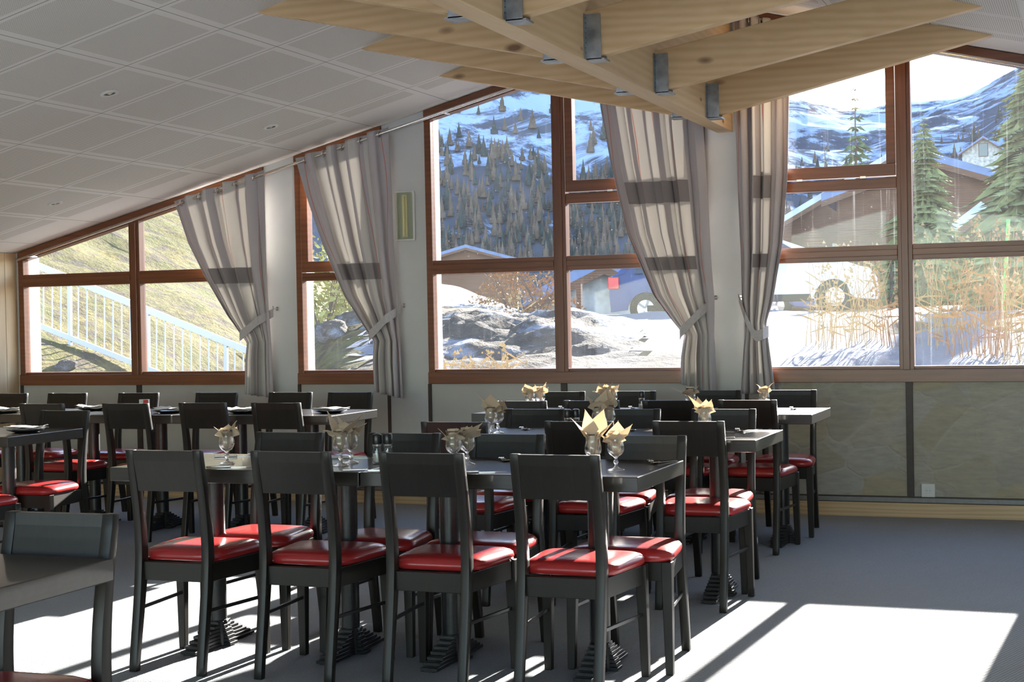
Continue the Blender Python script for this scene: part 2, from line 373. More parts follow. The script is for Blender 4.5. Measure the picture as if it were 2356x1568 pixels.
def tag(o, label=None, cat=None, group=None, kind=None):
    if label: o['label'] = label
    if cat: o['category'] = cat
    if group: o['group'] = group
    if kind: o['kind'] = kind
    return o
def dup(root):
    r = root.copy(); COL.objects.link(r)
    for ch in list(root.children):
        c = ch.copy(); COL.objects.link(c); c.parent = r
        for g in list(ch.children):
            d = g.copy(); COL.objects.link(d); d.parent = c
    return r
def struct(o): o['kind'] = 'structure'; return o

# ------------------------------------------------------------ room shell
D = 10.31                      # inner face of the window wall
RX = -2.355                    # ridge
XL, XR = -8.27, 3.56
YB = -3.6
Z0 = 3.442
def ceil(x): return Z0 - .25*abs(x-RX)
o = MB().box(XL-.3, XR+.3, YB-.3, D+.3, -.2, 0).build('floor', M['carpet']); struct(o)
# ceiling, two slopes, with UV in metres
def make_ceiling():
    vs = []; fs = []; uvs = []
    ya, yb = YB-.3, D+.30
    for (xa, xb) in ((XL-.25, RX), (RX, XR+.25)):
        o = len(vs)
        for zz in (0, .12):
            vs += [(xa, ya, ceil(xa)+zz), (xb, ya, ceil(xb)+zz), (xb, yb, ceil(xb)+zz), (xa, yb, ceil(xa)+zz)]
        fs += [(o, o+3, o+2, o+1), (o+4, o+5, o+6, o+7), (o, o+1, o+5, o+4), (o+1, o+2, o+6, o+5), (o+2, o+3, o+7, o+6), (o+3, o, o+4, o+7)]
    me = bpy.data.meshes.new('ceiling'); me.from_pydata(vs, [], fs); me.update()
    ul = me.uv_layers.new(name='UV')
    for p in me.polygons:
        for li in p.loop_indices:
            c = me.vertices[me.loops[li].vertex_index].co
            ul.data[li].uv = ((c.x+4.382) if p.center.x < RX else (c.x-(2*RX+4.382)), c.y)
    me.materials.append(M['ceiling']); ob = bpy.data.objects.new('ceiling', me); COL.objects.link(ob); return struct(ob)
make_ceiling()
def wall_poly(x0, x1, z0):     # polygon up to the roof line
    p = [(x0, z0), (x1, z0), (x1, ceil(x1))]
    if x0 < RX < x1: p.append((RX, ceil(RX)))
    p.append((x0, ceil(x0))); return p
SILL = .885
WIN = [(-8.235, -5.94), (-5.67, -4.94), (-4.59, -2.50), (-2.24, -.15), (.22, .95), (1.25, 3.50)]
YO = D + .26
piers = [(XL-.3, WIN[0][0]), (WIN[0][1], WIN[1][0]), (WIN[1][1], WIN[2][0]), (WIN[2][1], WIN[3][0]), (WIN[3][1], WIN[4][0]), (WIN[4][1], WIN[5][0]), (WIN[5][1], XR+.3)]
wall = MB()
for a, b in piers: wall.prism(wall_poly(a, b, 0), D, YO)
wall = struct(wall.build('wall_window_side', M['white_plaster'], bevel=.004))
for i, (a, b) in enumerate(WIN):     # infill below each window
    m = MB().box(a, b, D+.012, YO, 0, SILL)
    struct(m.build('wall_below_window', M['stone'] if i >= 3 else M['panel_white']))
struct(MB().box(XL-.3, XL, YB, D+.3, 0, ceil(XL)+.12).build('wall_left', M['pine_z']))
m = MB()
for k in range(70):
    y = D - .001 - .145*(k+1)
    m.box(XL, XL+.012, y+.002, y+.143, 0, ceil(XL)-.001)
struct(m.build('trim_left_boards', M['pine_z'], bevel=.002))
struct(MB().box(XR, XR+.3, YB, D+.3, 0, ceil(XR)+.12).build('wall_right', M['white_plaster']))
# back wall behind the camera, tall windows enlarged to let in more daylight
m = MB(); xs = [XL-.3, XL+.5]
m.prism(wall_poly(XL-.3, XR+.3, 2.05)[:], YB-.3, YB) if False else None
bw = [(-7.9, -5.6), (-5.3, -3.0), (-2.7, -.4), (-.1, 2.2), (2.4, 3.4)]
e0 = XL-.3
for a, b in bw:
    m.prism(wall_poly(e0, a, 0), YB-.25, YB); m.box(a, b, YB-.25, YB, 0, .12)
    pl = wall_poly(a, b, 0); pl[0] = (a, min(3.0, ceil(a)-.25)); pl[1] = (b, min(3.0, ceil(b)-.25)); m.prism(pl, YB-.25, YB); e0 = b
m.prism(wall_poly(e0, XR+.3, 0), YB-.25, YB)
struct(m.build('wall_back', M['white_plaster']))
for i, (a, b) in enumerate(bw):
    za, zb = min(3.0, ceil(a)-.25), min(3.0, ceil(b)-.25)
    fr = MB().box(a, a+.06, YB-.16, YB-.09, .12, za).box(b-.06, b, YB-.16, YB-.09, .12, zb).box(a, b, YB-.16, YB-.09, .12, .18)
    fr.prism([(a, za-.06), (b, zb-.06), (b, zb), (a, za)], YB-.16, YB-.09)
    f = struct(fr.build('window_%d' % (7+i), M['brown_wood_v']))
    MB().prism([(a, .12), (b, .12), (b, zb), (a, za)], YB-.13, YB-.124).build('pane', M['pane'], f)

# window frames
FY0, FY1 = D-.012, D+.062
def zt(x): return ceil(x)
def member(mb, x0, x1, z0, z1=None, y0=FY0, y1=FY1):
    if z1 is None: mb.prism([(x0, z0), (x1, z0), (x1, zt(x1)-.07), (x0, zt(x0)-.07)], y0, y1)
    else: mb.box(x0, x1, y0, y1, z0, z1)
def window(idx, x0, x1, mull, split=None, sash_side=None, upper_sash=False, dirty=False):
    name = 'window_%d' % (idx+1)
    jb = .05
    fr = MB(); member(fr, x0, x0+jb, SILL); member(fr, x1-jb, x1, SILL)
    fr.box(x0, x1, FY0-.012, FY1, SILL, SILL+.085)
    fr.box(x0+jb, x1-jb, FY0+.012, FY1, SILL+.085, SILL+.105)
    fr.prism([(x0, zt(x0)-.085), (x1, zt(x1)-.085), (x1, zt(x1)-.004), (x0, zt(x0)-.004)], FY0-.008, FY1)
    f = struct(fr.build(name, M['brown_wood'], bevel=.003))
    gy = D+.035; pm = M['pane_dirty'] if dirty else M['pane']
    cols = []
    if mull is not None:
        mm = MB(); member(mm, mull-.048, mull+.048, SILL+.08, y0=FY0-.006); mm.box(mull-.022, mull+.022, FY0-.018, FY0-.006, SILL+.08, zt(mull)-.09)
        mm.build('mullion', M['brown_wood_v'], f, bevel=.003)
        cols = [(x0+jb, mull-.048), (mull+.048, x1-jb)]
    else: cols = [(x0+jb, x1-jb)]
    for ci, (a, b) in enumerate(cols):
        has_sash = (sash_side == ci) or upper_sash
        t0, t1 = (1.665, 1.725) if upper_sash else (1.685, 1.785)
        tm = MB().box(a, b, FY0, FY1, t0, t1).box(a, b, FY0-.012, FY0, t0+.028, t1-.03); tm.build('transom', M['brown_wood'], f, bevel=.003)
        MB().box(a, b, gy, gy+.006, SILL+.1, t0).build('pane', pm, f)
        if upper_sash or has_sash:
            zb = 1.73 if upper_sash else 2.235
            if not upper_sash:
                MB().box(a, b, FY0, FY1, 2.155, 2.225).build('transom', M['brown_wood'], f, bevel=.003)
                MB().box(a, b, gy, gy+.006, t1, 2.155).build('pane', pm, f)
            s = MB().prism([(a+.004, zb+.08), (a+.062, zb+.08), (a+.062, zt(a+.062)-.15), (a+.004, zt(a+.004)-.15)], FY0-.014, FY1-.01).prism([(b-.062, zb+.08), (b-.004, zb+.08), (b-.004, zt(b-.004)-.15), (b-.062, zt(b-.062)-.15)], FY0-.014, FY1-.01)
            s.box(a+.004, b-.004, FY0-.014, FY1-.01, zb, zb+.08)
            s.prism([(a+.004, zt(a)-.15), (b-.004, zt(b)-.15), (b-.004, zt(b)-.09), (a+.004, zt(a)-.09)], FY0-.014, FY1-.01)
            so_ = s.build('sash', M['brown_wood'], f, bevel=.003)
            MB().prism([(a+.05, zb+.07), (b-.05, zb+.07), (b-.05, zt(b)-.14), (a+.05, zt(a)-.14)], gy, gy+.006).build('pane', pm, so_)
            for q in ((.42,) if upper_sash else (.35, .78)):
                MB().box(a+(b-a)*q-.02, a+(b-a)*q+.02, FY0-.022, FY0-.012, zb-.012, zb+.004).build('latch', M['chrome'], so_, bevel=.002)
        else:
            MB().prism([(a, t1), (b, t1), (b, zt(b)-.08), (a, zt(a)-.08)], gy, gy+.006).build('pane', pm, f)
    # outer stone sill
    MB().box(x0, x1, FY1, YO+.05, SILL+.0, SILL+.045).build('outer_sill', M['ext_white'], f)
    return f
window(0, *WIN[0], -7.11)
window(1, *WIN[1], None, upper_sash=True)
window(2, *WIN[2], -3.555, sash_side=1)
window(3, *WIN[3], -1.175, sash_side=0, dirty=True)
window(4, *WIN[4], None, upper_sash=True)
window(5, *WIN[5], 2.36)
# dark strips under the windows, baseboard, grey strip
def trimo(name, mb, mat, bevel=.002): return struct(mb.build(name, mat, bevel=bevel))
g = MB()
for x in (-7.105, -3.55, -1.165): g.box(x-.022, x+.022, D-.006, D+.012, .10, SILL)
for a, b in WIN[:4]: g.box(a-.012, a+.012, D-.006, D+.01, .10, SILL)
g.box(WIN[1][1]-.012+.02, WIN[1][1]+.035, D-.006, D+.01, .1, SILL)
trimo('trim_1', g, M['dark_gap'])
trimo('trim_2', MB().box(XL+.012, XR, D-.016, D+.001, .098, .128), M['grey_trim'])
trimo('trim_3', MB().box(XL+.012, XR, D-.010, D+.011, .126, .136).box(XL+.012, XR, D-.020, D, .092, .099), M['dark_gap'])
trimo('baseboard_window_side', MB().box(XL+.012, XR, D-.024, D, 0, .094), M['pine_base'], .003)
trimo('baseboard_left', MB().box(XL+.012, XL+.03, YB, D-.024, 0, .09), M['pine_base'])

# ------------------------------------------------------------ roof timbers
def timber(name, a, b, w_, h_, mat):
    return MB().bar(a, b, w_, h_).build(name, mat, bevel=.004)
RB0 = 2.585
o = MB().box(RX-.058, RX+.058, YB, D-.001, RB0, Z0-.02).build('ridge_beam', M['pine_y'], bevel=.005)
tag(o, 'deep pale pine ridge beam running from the camera to the window wall', 'beam')
# joists: (y at the ridge, y at the ceiling end)
LJ = [(9.47, 9.60), (8.27, 8.43), (7.07, 7.20), (5.9, 6.02), (4.7, 4.82)]
RJ = [(9.60, 9.74), (8.38, 8.80), (7.14, 7.5), (6.06, 6.3), (4.85, 4.95)]
ords = ['nearest the windows', 'second from the windows', 'third from the windows', 'fourth from the windows', 'fifth from the windows']
for side, J in ((-1, LJ), (1, RJ)):
    for k, (ya, yb) in enumerate(J):
        xa = RX + side*.06; xb = RX + side*2.15
        slope = .405/1.75
        z0 = RB0+.015; hgt = .225
        za = z0 + hgt/2; zb = za + slope*abs(xb-xa)
        yb2 = ya + (yb-ya)*abs(xb-xa)/1.74
        j = timber('ceiling_joist', (xa, ya, za), (xb, yb2, zb), .085, hgt, M['pine_x'])
        tag(j, 'pine joist %s of the ridge beam, %s' % ('left' if side < 0 else 'right', ords[k]), 'joist', 'pine joists on the ridge beam')
        h = MB(); x1 = xa + side*.075
        for s_ in (-1, 1):
            h.box(min(xa, x1), max(xa, x1), ya+s_*.045-(.002 if s_ < 0 else 0), ya+s_*.045+(.002 if s_ > 0 else 0), z0-.008, z0+.21)
            h.box(xa if side > 0 else xa-.003, xa+.003 if side > 0 else xa, ya+s_*.045 if s_ > 0 else ya-.045-.035, ya+.08 if s_ > 0 else ya-.045, z0-.005, z0+.21)
        h.box(min(xa, xa+side*.09), max(xa, xa+side*.09), ya-.047, ya+.047, z0-.012, z0-.003)
        hg = h.build('joist_hanger', M['galvanised'])
        tag(hg, 'grey steel hanger holding the %s joist, %s' % ('left' if side < 0 else 'right', ords[k]), 'bracket', 'steel joist hangers')
        nb = MB()
        for q in range(8):
            for s_ in (-1, 1):
                yy = ya + s_*.0635
                nb.box(xa+side*.003-.0015, xa+side*.003+.0015, yy-.0025, yy+.0025, z0+.02+q*.024, z0+.025+q*.024)
        nb.build('nail_row', M['dark_gap'], hg)

# ceiling spotlights
n_ = ['nearest the camera', 'nearest the second curtain', 'lowest, near the left wall']
for k, (px, py) in enumerate(((252, 214), (623, 291), (127, 467))):
    d = ray(px, py); nrm = Vector((-.25, 0, 1)); tt_ = (Z0 - .25*RX*1 - 0 - nrm.dot(CAM))/nrm.dot(d)
    P = CAM + d*tt_
    # plane z = Z0 + .25*(x-RX) on the left slope
    s = empty('ceiling_spotlight', P); s.rotation_euler = (0, -math.atan(.25), 0)
    MB().lathe([(.032, -.004), (.040, -.010), (.050, -.008), (.055, 0.0), (.055, .004), (.032, .004)], n=28, cap=False).build('bezel', M['plastic_white'], s, smooth=True)
    MB().lathe([(.032, -.003), (.026, .002), (.016, .004), (.001, .004)], n=24).build('reflector', M['chrome'], s, smooth=True)
    MB().lathe([(.001, -.008), (.009, -.007), (.011, .002)], n=14).build('bulb', M['tube'], s, smooth=True)
    tag(s, 'small round recessed ceiling spotlight, ' + n_[k], 'spotlight', 'recessed ceiling spotlights')

# ------------------------------------------------------------ curtains
CY = D-.105
def rodz(x): return ceil(x)-.085
for side, (a, b, lab) in enumerate(((XL+.1, RX-.09, 'brushed steel curtain rod under the left ceiling slope'), (RX+.09, XR-.05, 'brushed steel curtain rod under the right ceiling slope'))):
    r = MB().tube([(a, CY, rodz(a)), (b, CY, rodz(b))], .011, 10).build('curtain_rod', M['chrome'], smooth=True); tag(r, lab, 'curtain rod')
    for q in (.02, .33, .66, .98):
        x = a+(b-a)*q
        MB().box(x-.008, x+.008, CY-.01, D-.002 if True else D, rodz(x)-.008, rodz(x)+.008).build('bracket', M['chrome'], r)
def lerp(tab, y):
    if y <= tab[0][0]: return tab[0][1]
    for (a, xa), (b, xb) in zip(tab, tab[1:]):
        if y <= b: return xa + (xb-xa)*(y-a)/(b-a)
    return tab[-1][1]
def curtain(L, R, folds, mat, label, eyelets, tiepx, hookpx, hem_step, seed):
    """L,R: lists of (z, x) edge positions in metres, top first."""
    rnd = random.Random(seed)
    zs = 90; us = 150
    vs = []; uvs = []
    Lt = sorted([(-z, x) for z, x in L]); Rt = sorted([(-z, x) for z, x in R])
    ph = rnd.random()*6; ztie = tiepx
    for i in range(zs+1):
        v = i/zs
        for j in range(us+1):
            u = j/us
            zl = L[0][0]*(1-v) + (L[-1][0]+hem_step)*v; zr = R[0][0]*(1-v) + R[-1][0]*v
            z = zl*(1-u) + zr*u
            xl = lerp(Lt, -z); xr = lerp(Rt, -z)
            wdt = xr-xl; full = R[0][1]-L[0][1]
            g = max(0, 1 - wdt/full)
            uu = u + .012*sin(2*pi*u*3+ph)
            # cloth pulled flat against the right-hand side keeps the outer strip straight
            x = xl + wdt*u + .010*sin(2*pi*folds*uu*2+ph)*(1-g*.4)
            amp = .034 + .012*sin(9*u+seed)
            edge = min(1, 8*min(u, 1-u))
            y = CY + amp*sin(2*pi*folds*uu + v*.8) * (.55+.45*edge) + .010*sin(2*pi*folds*2.3*uu+1.3+ph+v*2)*g*2
            near_tie = math.exp(-((z-ztie)/.07)**2); y = CY + (y-CY)*(1-.35*near_tie) - .0*near_tie
            vs.append((x, y, z)); uvs.append((u, z))
    fs = [(i*(us+1)+j, i*(us+1)+j+1, (i+1)*(us+1)+j+1, (i+1)*(us+1)+j) for i in range(zs) for j in range(us)]
    me = bpy.data.meshes.new('curtain'); me.from_pydata(vs, [], fs); me.update(); ul = me.uv_layers.new(name='UV')
    for p in me.polygons:
        p.use_smooth = True
        for li in p.loop_indices: ul.data[li].uv = uvs[me.loops[li].vertex_index]
    me.materials.append(mat); c = bpy.data.objects.new('curtain', me); COL.objects.link(c)
    sm = c.modifiers.new('thickness', 'SOLIDIFY'); sm.thickness = .0025
    tag(c, label, 'curtain', 'striped curtains')
    # tie band: from the gathered side up to the wall hook
    xl = lerp(Lt, -ztie); xr = lerp(Rt, -ztie); hk = hookpx
    tb = MB(); n = 26; rings = []
    flip = hk[0] < (xl+xr)/2
    for k in range(n+1):
        q = k/n
        if not flip: x = xl-.012 + (hk[0]-xl+.012)*q; z = ztie-.01+(hk[1]-ztie-.02)*q**1.1
        else: x = xr+.012 + (hk[0]-xr-.012)*q; z = ztie-.0+(hk[1]-ztie)*max(0, (q-.35)/.65)**1.2 - .03*sin(pi*min(1, q*1.4))
        y = CY - .068*sin(pi*min(1, q*1.05+.08))**.5 if q < .85 else CY-.03
        y = CY - .066*min(1, q/.12)*(1-max(0, (q-.7)/.3)) + (D-.062-CY)*max(0, (q-.7)/.3)
        hh = .038 - .006*q
        rings.append([(x, y, z-hh), (x, y-.004, z-hh), (x, y-.004, z+hh), (x, y, z+hh)])
    tb.loft(rings).build('tie_band', M['tie'], c, smooth=False)
    hkm = MB().tube([(hk[0], D-.002, hk[1]), (hk[0], D-.06, hk[1]), (hk[0], D-.068, hk[1]+.022)], .004, 6); hkm.box(hk[0]-.008, hk[0]+.008, D-.004, D-.0005, hk[1]-.015, hk[1]+.015)
    ho = hkm.build('wall_hook', M['chrome'], smooth=False); tag(ho, 'small steel wall hook for the ' + label.split(',')[0].replace('grey and beige ', ''), 'hook', 'curtain tie hooks')
    # eyelets
    for k in range(eyelets):
        q = (k+.5)/eyelets; x = L[0][1]+(R[0][1]-L[0][1])*q; zr_ = rodz(x)
        e = MB(); ri = []
        for a in range(20):
            aa = 2*pi*a/20; cx_, cz_ = .023*cos(aa), .023*sin(aa)
            ri.append([(x+cy_*0+ (-.0)+ (cz_*0) + (.003*cos(b))*1, CY + (cx_)*(1+.0)+.0, zr_-.0+cz_ + 0) if False else (x + .005*cos(b), CY + (.023+.005*sin(b))*cos(aa), zr_ + (.023+.005*sin(b))*sin(aa)) for b, cy_ in ((0, 0), (pi/2, 0), (pi, 0), (3*pi/2, 0))])
        ri.append(ri[0]); e.loft(ri, cap=False).build('eyelet', M['chrome'], c, smooth=True)
    return c
def edge(pts, y=CY): return [(p.z, p.x) for p in (ony(px, py, y) for px, py in pts)]
def topfix(e):          # start the cloth just above the rod
    z, x = e[0]; e[0] = (rodz(x)+.035, x); return e
curtain(topfix(edge([(397, 455), (430, 560), (470, 640), (520, 725), (566, 788), (562, 830), (560, 905)])), topfix(edge([(605, 385), (609, 500), (612, 620), (617, 712), (622, 790), (628, 915)])), 4.5, M['curtain_low'],
        'grey and beige curtain tied back on the leftmost window, shortest of the four', 5, ony(590, 775, CY).z, (ony(629, 710, D-.06).x, ony(629, 710, D-.06).z), .0, 3)
curtain(topfix(edge([(680, 345), (702, 440), (742, 560), (792, 680), (840, 755), (860, 785), (857, 830), (860, 905)])), topfix(edge([(893, 278), (903, 450), (908, 600), (914, 705), (919, 790), (926, 917)])), 4.5, M['curtain_low'],
        'grey and beige curtain tied back beside the wall lamp', 5, ony(880, 775, CY).z, (ony(922, 702, D-.06).x, ony(922, 702, D-.06).z), .02, 5)
curtain(topfix(edge([(1362, 120), (1378, 250), (1402, 380), (1440, 540), (1500, 680), (1550, 745), (1572, 770), (1564, 820), (1562, 890)])), topfix(edge([(1612, 60), (1615, 290), (1625, 450), (1632, 600), (1640, 690), (1640, 770), (1646, 912)])), 5, M['curtain_high'],
        'grey and beige curtain tied back below the ridge beam, left of the pillar', 5, ony(1590, 765, CY).z, (ony(1642, 684, D-.06).x, ony(1642, 684, D-.06).z), .03, 8)
curtain(topfix(edge([(1686, 40), (1690, 250), (1697, 450), (1704, 600), (1706, 690), (1716, 745), (1710, 800), (1703, 905)])), topfix(edge([(1815, 70), (1815, 200), (1812, 400), (1800, 560), (1778, 690), (1762, 742), (1768, 790), (1784, 905)])), 4.5, M['curtain_narrow'],
        'narrow grey and beige curtain tied back right of the white pillar', 5, ony(1740, 762, CY).z, (ony(1700, 684, D-.06).x, ony(1700, 684, D-.06).z), .0, 11)

# ------------------------------------------------------------ wall lamp and socket
L0 = ony(911, 441, D); L1_ = ony(957, 553, D)
wl = empty('emergency_wall_light', ((L0.x+L1_.x)/2, D, (L0.z+L1_.z)/2))
wd, hd = abs(L1_.x-L0.x)/2, abs(L0.z-L1_.z)/2
MB().box(-wd, wd, -.018, -.001, -hd, hd).build('housing', M['plastic_white'], wl, bevel=.004)
MB().box(-wd+.012, wd-.012, -.052, -.018, -hd+.01, hd-.01).build('cover', M['cover'], wl, bevel=.004)
MB().lathe([(.001, -hd*.78), (.008, -hd*.78), (.008, hd*.78), (.001, hd*.78)], .0, -.034, 12).build('lamp_tube', M['tube'], wl, smooth=False)
MB().box(-.02, .02, -.022, -.019, -hd*.85, hd*.85).build('reflector_strip', M['tube'], wl)
tag(wl, 'slim rectangular emergency light fixed upright on the white pillar', 'wall lamp')
S0 = ony(2136, 1128, D)
sk = empty('power_socket', (S0.x, D, .178))
MB().box(-.043, .043, -.012, .011, -.043, .043).build('face_plate', M['plastic_white'], sk, bevel=.003)
MB().lathe([(.024, 0), (.024, .004), (.020, .004), (.019, .001), (.001, .001)], n=24).build('insert', M['plastic_white'], sk).rotation_euler = (radians(90), 0, 0)
sk.children[-1].location = (0, -.012, 0)
p_ = MB()
for x in (-.009, .009): p_.lathe([(.003, 0), (.003, .0015), (.0005, .0015)], x, 0, 8)
po = p_.build('contact_holes', M['grey_trim'], sk); po.rotation_euler = (radians(90), 0, 0); po.location = (0, -.0125, 0)
tag(sk, 'white square wall socket low on the stone cladding', 'socket')

# ------------------------------------------------------------ chair
POST = [(-.028, 0, .030), (-.008, .12, .034), (.018, .26, .040), (.036, .38, .046), (.044, .47, .046), (.034, .60, .042), (.012, .73, .036), (-.020, .868, .030)]
def posty(z):
    for (ya, za, _), (yb, zb, _) in zip(POST, POST[1:]):
        if z <= zb: return ya+(yb-ya)*(z-za)/(zb-za)
    return POST[-1][0]
def sm_profile():
    out = []
    for k in range(25):
        z = .868*k/24
        # catmull-rom style smoothing by averaging
        y = sum(posty(max(0, min(.868, z+d))) for d in (-.05, -.025, 0, .025, .05))/5
        dpt = None
        for (ya, za, da), (yb, zb, db) in zip(POST, POST[1:]):
            if z <= zb+1e-6: dpt = da+(db-da)*(z-za)/(zb-za); break
        out.append((y, z, dpt or .03))
    return out
PROF = sm_profile()
SEAT_DZ = -.011
def chair_cushion():
    def outline(s, z, n=40):
        pts = []
        for i in range(n):
            a = 2*pi*i/n; c, sn = cos(a), sin(a)
            r = (abs(c)**7+abs(sn)**7)**(-1/7)
            uu, vv = c*r*s, sn*r*s
            yy = .245+vv*.178; hw = .172+(yy-.067)/.356*.040
            pts.append((uu*hw, yy, z+SEAT_DZ))
        return pts
    m = MB(); m.loft([outline(.97, .436), outline(1.0, .442), outline(1.015, .452), outline(1.0, .464), outline(.95, .474), outline(.86, .4815), outline(.7, .486), outline(.4, .489), outline(.02, .490)])
    return m
def make_chair():
    t = empty('dining_chair', (0, 0, 0))
    chair_cushion().build('seat', M['red_vinyl'], t, smooth=True)
    for s_ in (-1, 1):
        rings = []
        for (y, z, dp) in PROF:
            xo = s_*.150; w2 = .017
            rings.append([(xo-w2, y-dp/2, z), (xo+w2, y-dp/2, z), (xo+w2, y+dp/2, z), (xo-w2, y+dp/2, z)])
        smooth_by_angle(MB().loft(rings).build('leg', M['chair_wood'], t, bevel=.0035, seg=2), 35)
    for s_ in (-1, 1):
        rings = [[(s_*.188+s_*k*.006-w2, .392+k*.010-w2, z), (s_*.188+s_*k*.006+w2, .392+k*.010-w2, z), (s_*.188+s_*k*.006+w2, .392+k*.010+w2, z), (s_*.188+s_*k*.006-w2, .392+k*.010+w2, z)]
                 for k, z, w2 in ((1, 0, .0145), (.5, .2, .0175), (0, .36, .020), (0, .425, .020))]
        MB().loft(rings).build('leg', M['chair_wood'], t, bevel=.003)
    f = MB()
    f.box(-.134, .134, .030, .052, .350, .423)                       # rear rail
    f.box(-.169, .169, .380, .402, .350, .423)                       # front rail
    for s_ in (-1, 1): f.bar((s_*.150, .06, .3865), (s_*.188, .375, .3865), .022, .072)
    f.build('seat_frame', M['chair_wood'], t, bevel=.002)
    b = MB(); z0, z1 = .705, .866
    def slab(x0, x1, za, zb, ya, yb):
        rings = []
        for k in range(5):
            z = za+(zb-za)*k/4; y = sum(posty(max(0, min(.868, z+d))) for d in (-.05, -.025, 0, .025, .05))/5
            rings.append([(x0, y+ya, z), (x1, y+ya, z), (x1, y+yb, z), (x0, y+yb, z)])
        b.loft(rings)
    slab(-.134, .134, z0, z1, -.014, .004)
    slab(-.134, .134, .742, z1, .004, .013); slab(-.134, .134, z0, .733, .004, .013)
    slab(-.134, -.105, .733, .742, .004, .013); slab(.105, .134, .733, .742, .004, .013)
    b.build('backrest', M['chair_wood'], t)
    for s_ in (-1, 1):
        MB().bar((s_*.150, .020, .240), (s_*.190, .398, .236), .009, .014).build('stretcher', M['black_metal'], t, bevel=.002)
    return t
CH = make_chair(); first_chair = [True]
def chair(pxl, pxr, y, facing, label, group, yaw=0, x=None):
    """y: rear-foot line; facing +1 looks to the windows, -1 towards the camera. px: crest edges."""
    if x is None:
        x = ony((pxl+pxr)/2, 1000, y-.02*facing).x
    if first_chair[0]: c = CH; first_chair[0] = False
    else: c = dup(CH)
    c.location = (x, y, 0); c.rotation_euler = (0, 0, (0 if facing > 0 else pi) + radians(yaw))
    tag(c, label, 'chair', group); return c
seq4 = ['leftmost', 'second from the left', 'third from the left', 'rightmost']
for k, (a, b, y) in enumerate([(287, 463, 5.10), (575, 757, 5.12), (873, 1060, 5.13), (1170, 1378, 5.14)]):
    chair(a, b, y, 1, 'black chair with red seat, back to camera in the front row, ' + seq4[k], 'chairs on the near side of the front table row', (1, -.5, 0, -1)[k])
for k, (a, b, y) in enumerate([(592, 745, 5.99), (858, 1006, 6.0), (1088, 1249, 6.0), (1405, 1568, 5.99)]):
    chair(a, b, y, -1, 'black chair with red seat facing camera behind the front table row, ' + seq4[k], 'chairs on the far side of the front table row', (0, 1, -1, .5)[k])
seq3 = ['leftmost of three', 'middle of three', 'rightmost of three']
for k, (a, b, y) in enumerate([(973, 1115, 6.72), (1258, 1405, 6.80), (1502, 1664, 6.85)]):
    chair(a, b, y, 1, 'black chair with back to camera at the middle table row, ' + seq3[k], 'chairs on the near side of the middle table row', (0, 0, 1)[k])
for k, (a, b, y) in enumerate([(1173, 1298, 7.68), (1380, 1519, 7.70), (1595, 1737.6, 7.72)]):
    chair(a, b, y, -1, 'black chair facing camera behind the middle table row, ' + seq3[k], 'chairs on the far side of the middle table row', (0, 1, -1)[k])
for k, (a, b, y) in enumerate([(1140, 1253, 8.46), (1300, 1423, 8.5), (1480, 1610, 8.52), (1654, 1786, 8.56)]):
    chair(a, b, y, 1, 'black chair with back to camera at the far right table row, ' + seq4[k], 'chairs on the near side of the far right table row')
for k, (a, b, y) in enumerate([(1237, 1348, 9.5), (1397, 1510, 9.55), (1590, 1707, 9.62), (1762, 1877, 9.66)]):
    chair(a, b, y, -1, 'black chair facing camera beneath the windows at the far right row, ' + seq4[k], 'chairs on the far side of the far right table row')
for k, (a, b, y) in enumerate([(48.5, 145, 8.12), (241, 338, 8.16), (415, 519, 8.24), (583.5, 687.6, 8.24)]):
    chair(a, b, y, 1, 'black chair with back to camera at the far left table row, ' + seq4[k], 'chairs on the near side of the far left table row')
seq6 = ['cut by the left picture edge', 'second from the left', 'third from the left', 'fourth from the left', 'fifth from the left', 'rightmost']
for k, (a, b, y) in enumerate([(-25, 73, 9.38), (114, 203.6, 9.4), (278, 367, 9.42), (456, 548, 9.44), (624, 719.4, 9.46), (758.5, 859.7, 9.46)]):
    chair(a, b, y, -1, 'black chair facing camera at the far left table row, ' + seq6[k], 'chairs on the far side of the far left table row')
chair(99.5, 204, 7.42, -1, 'black chair with red seat tucked behind the short table end at left', None)
chair(0, 0, 6.26, 1, 'chair at the left picture edge of which only a red seat corner shows', None, x=-5.56)
chair(0, 280, 3.31, -1, 'large dark chair behind the foreground table corner, bottom left', None, yaw=1.5)

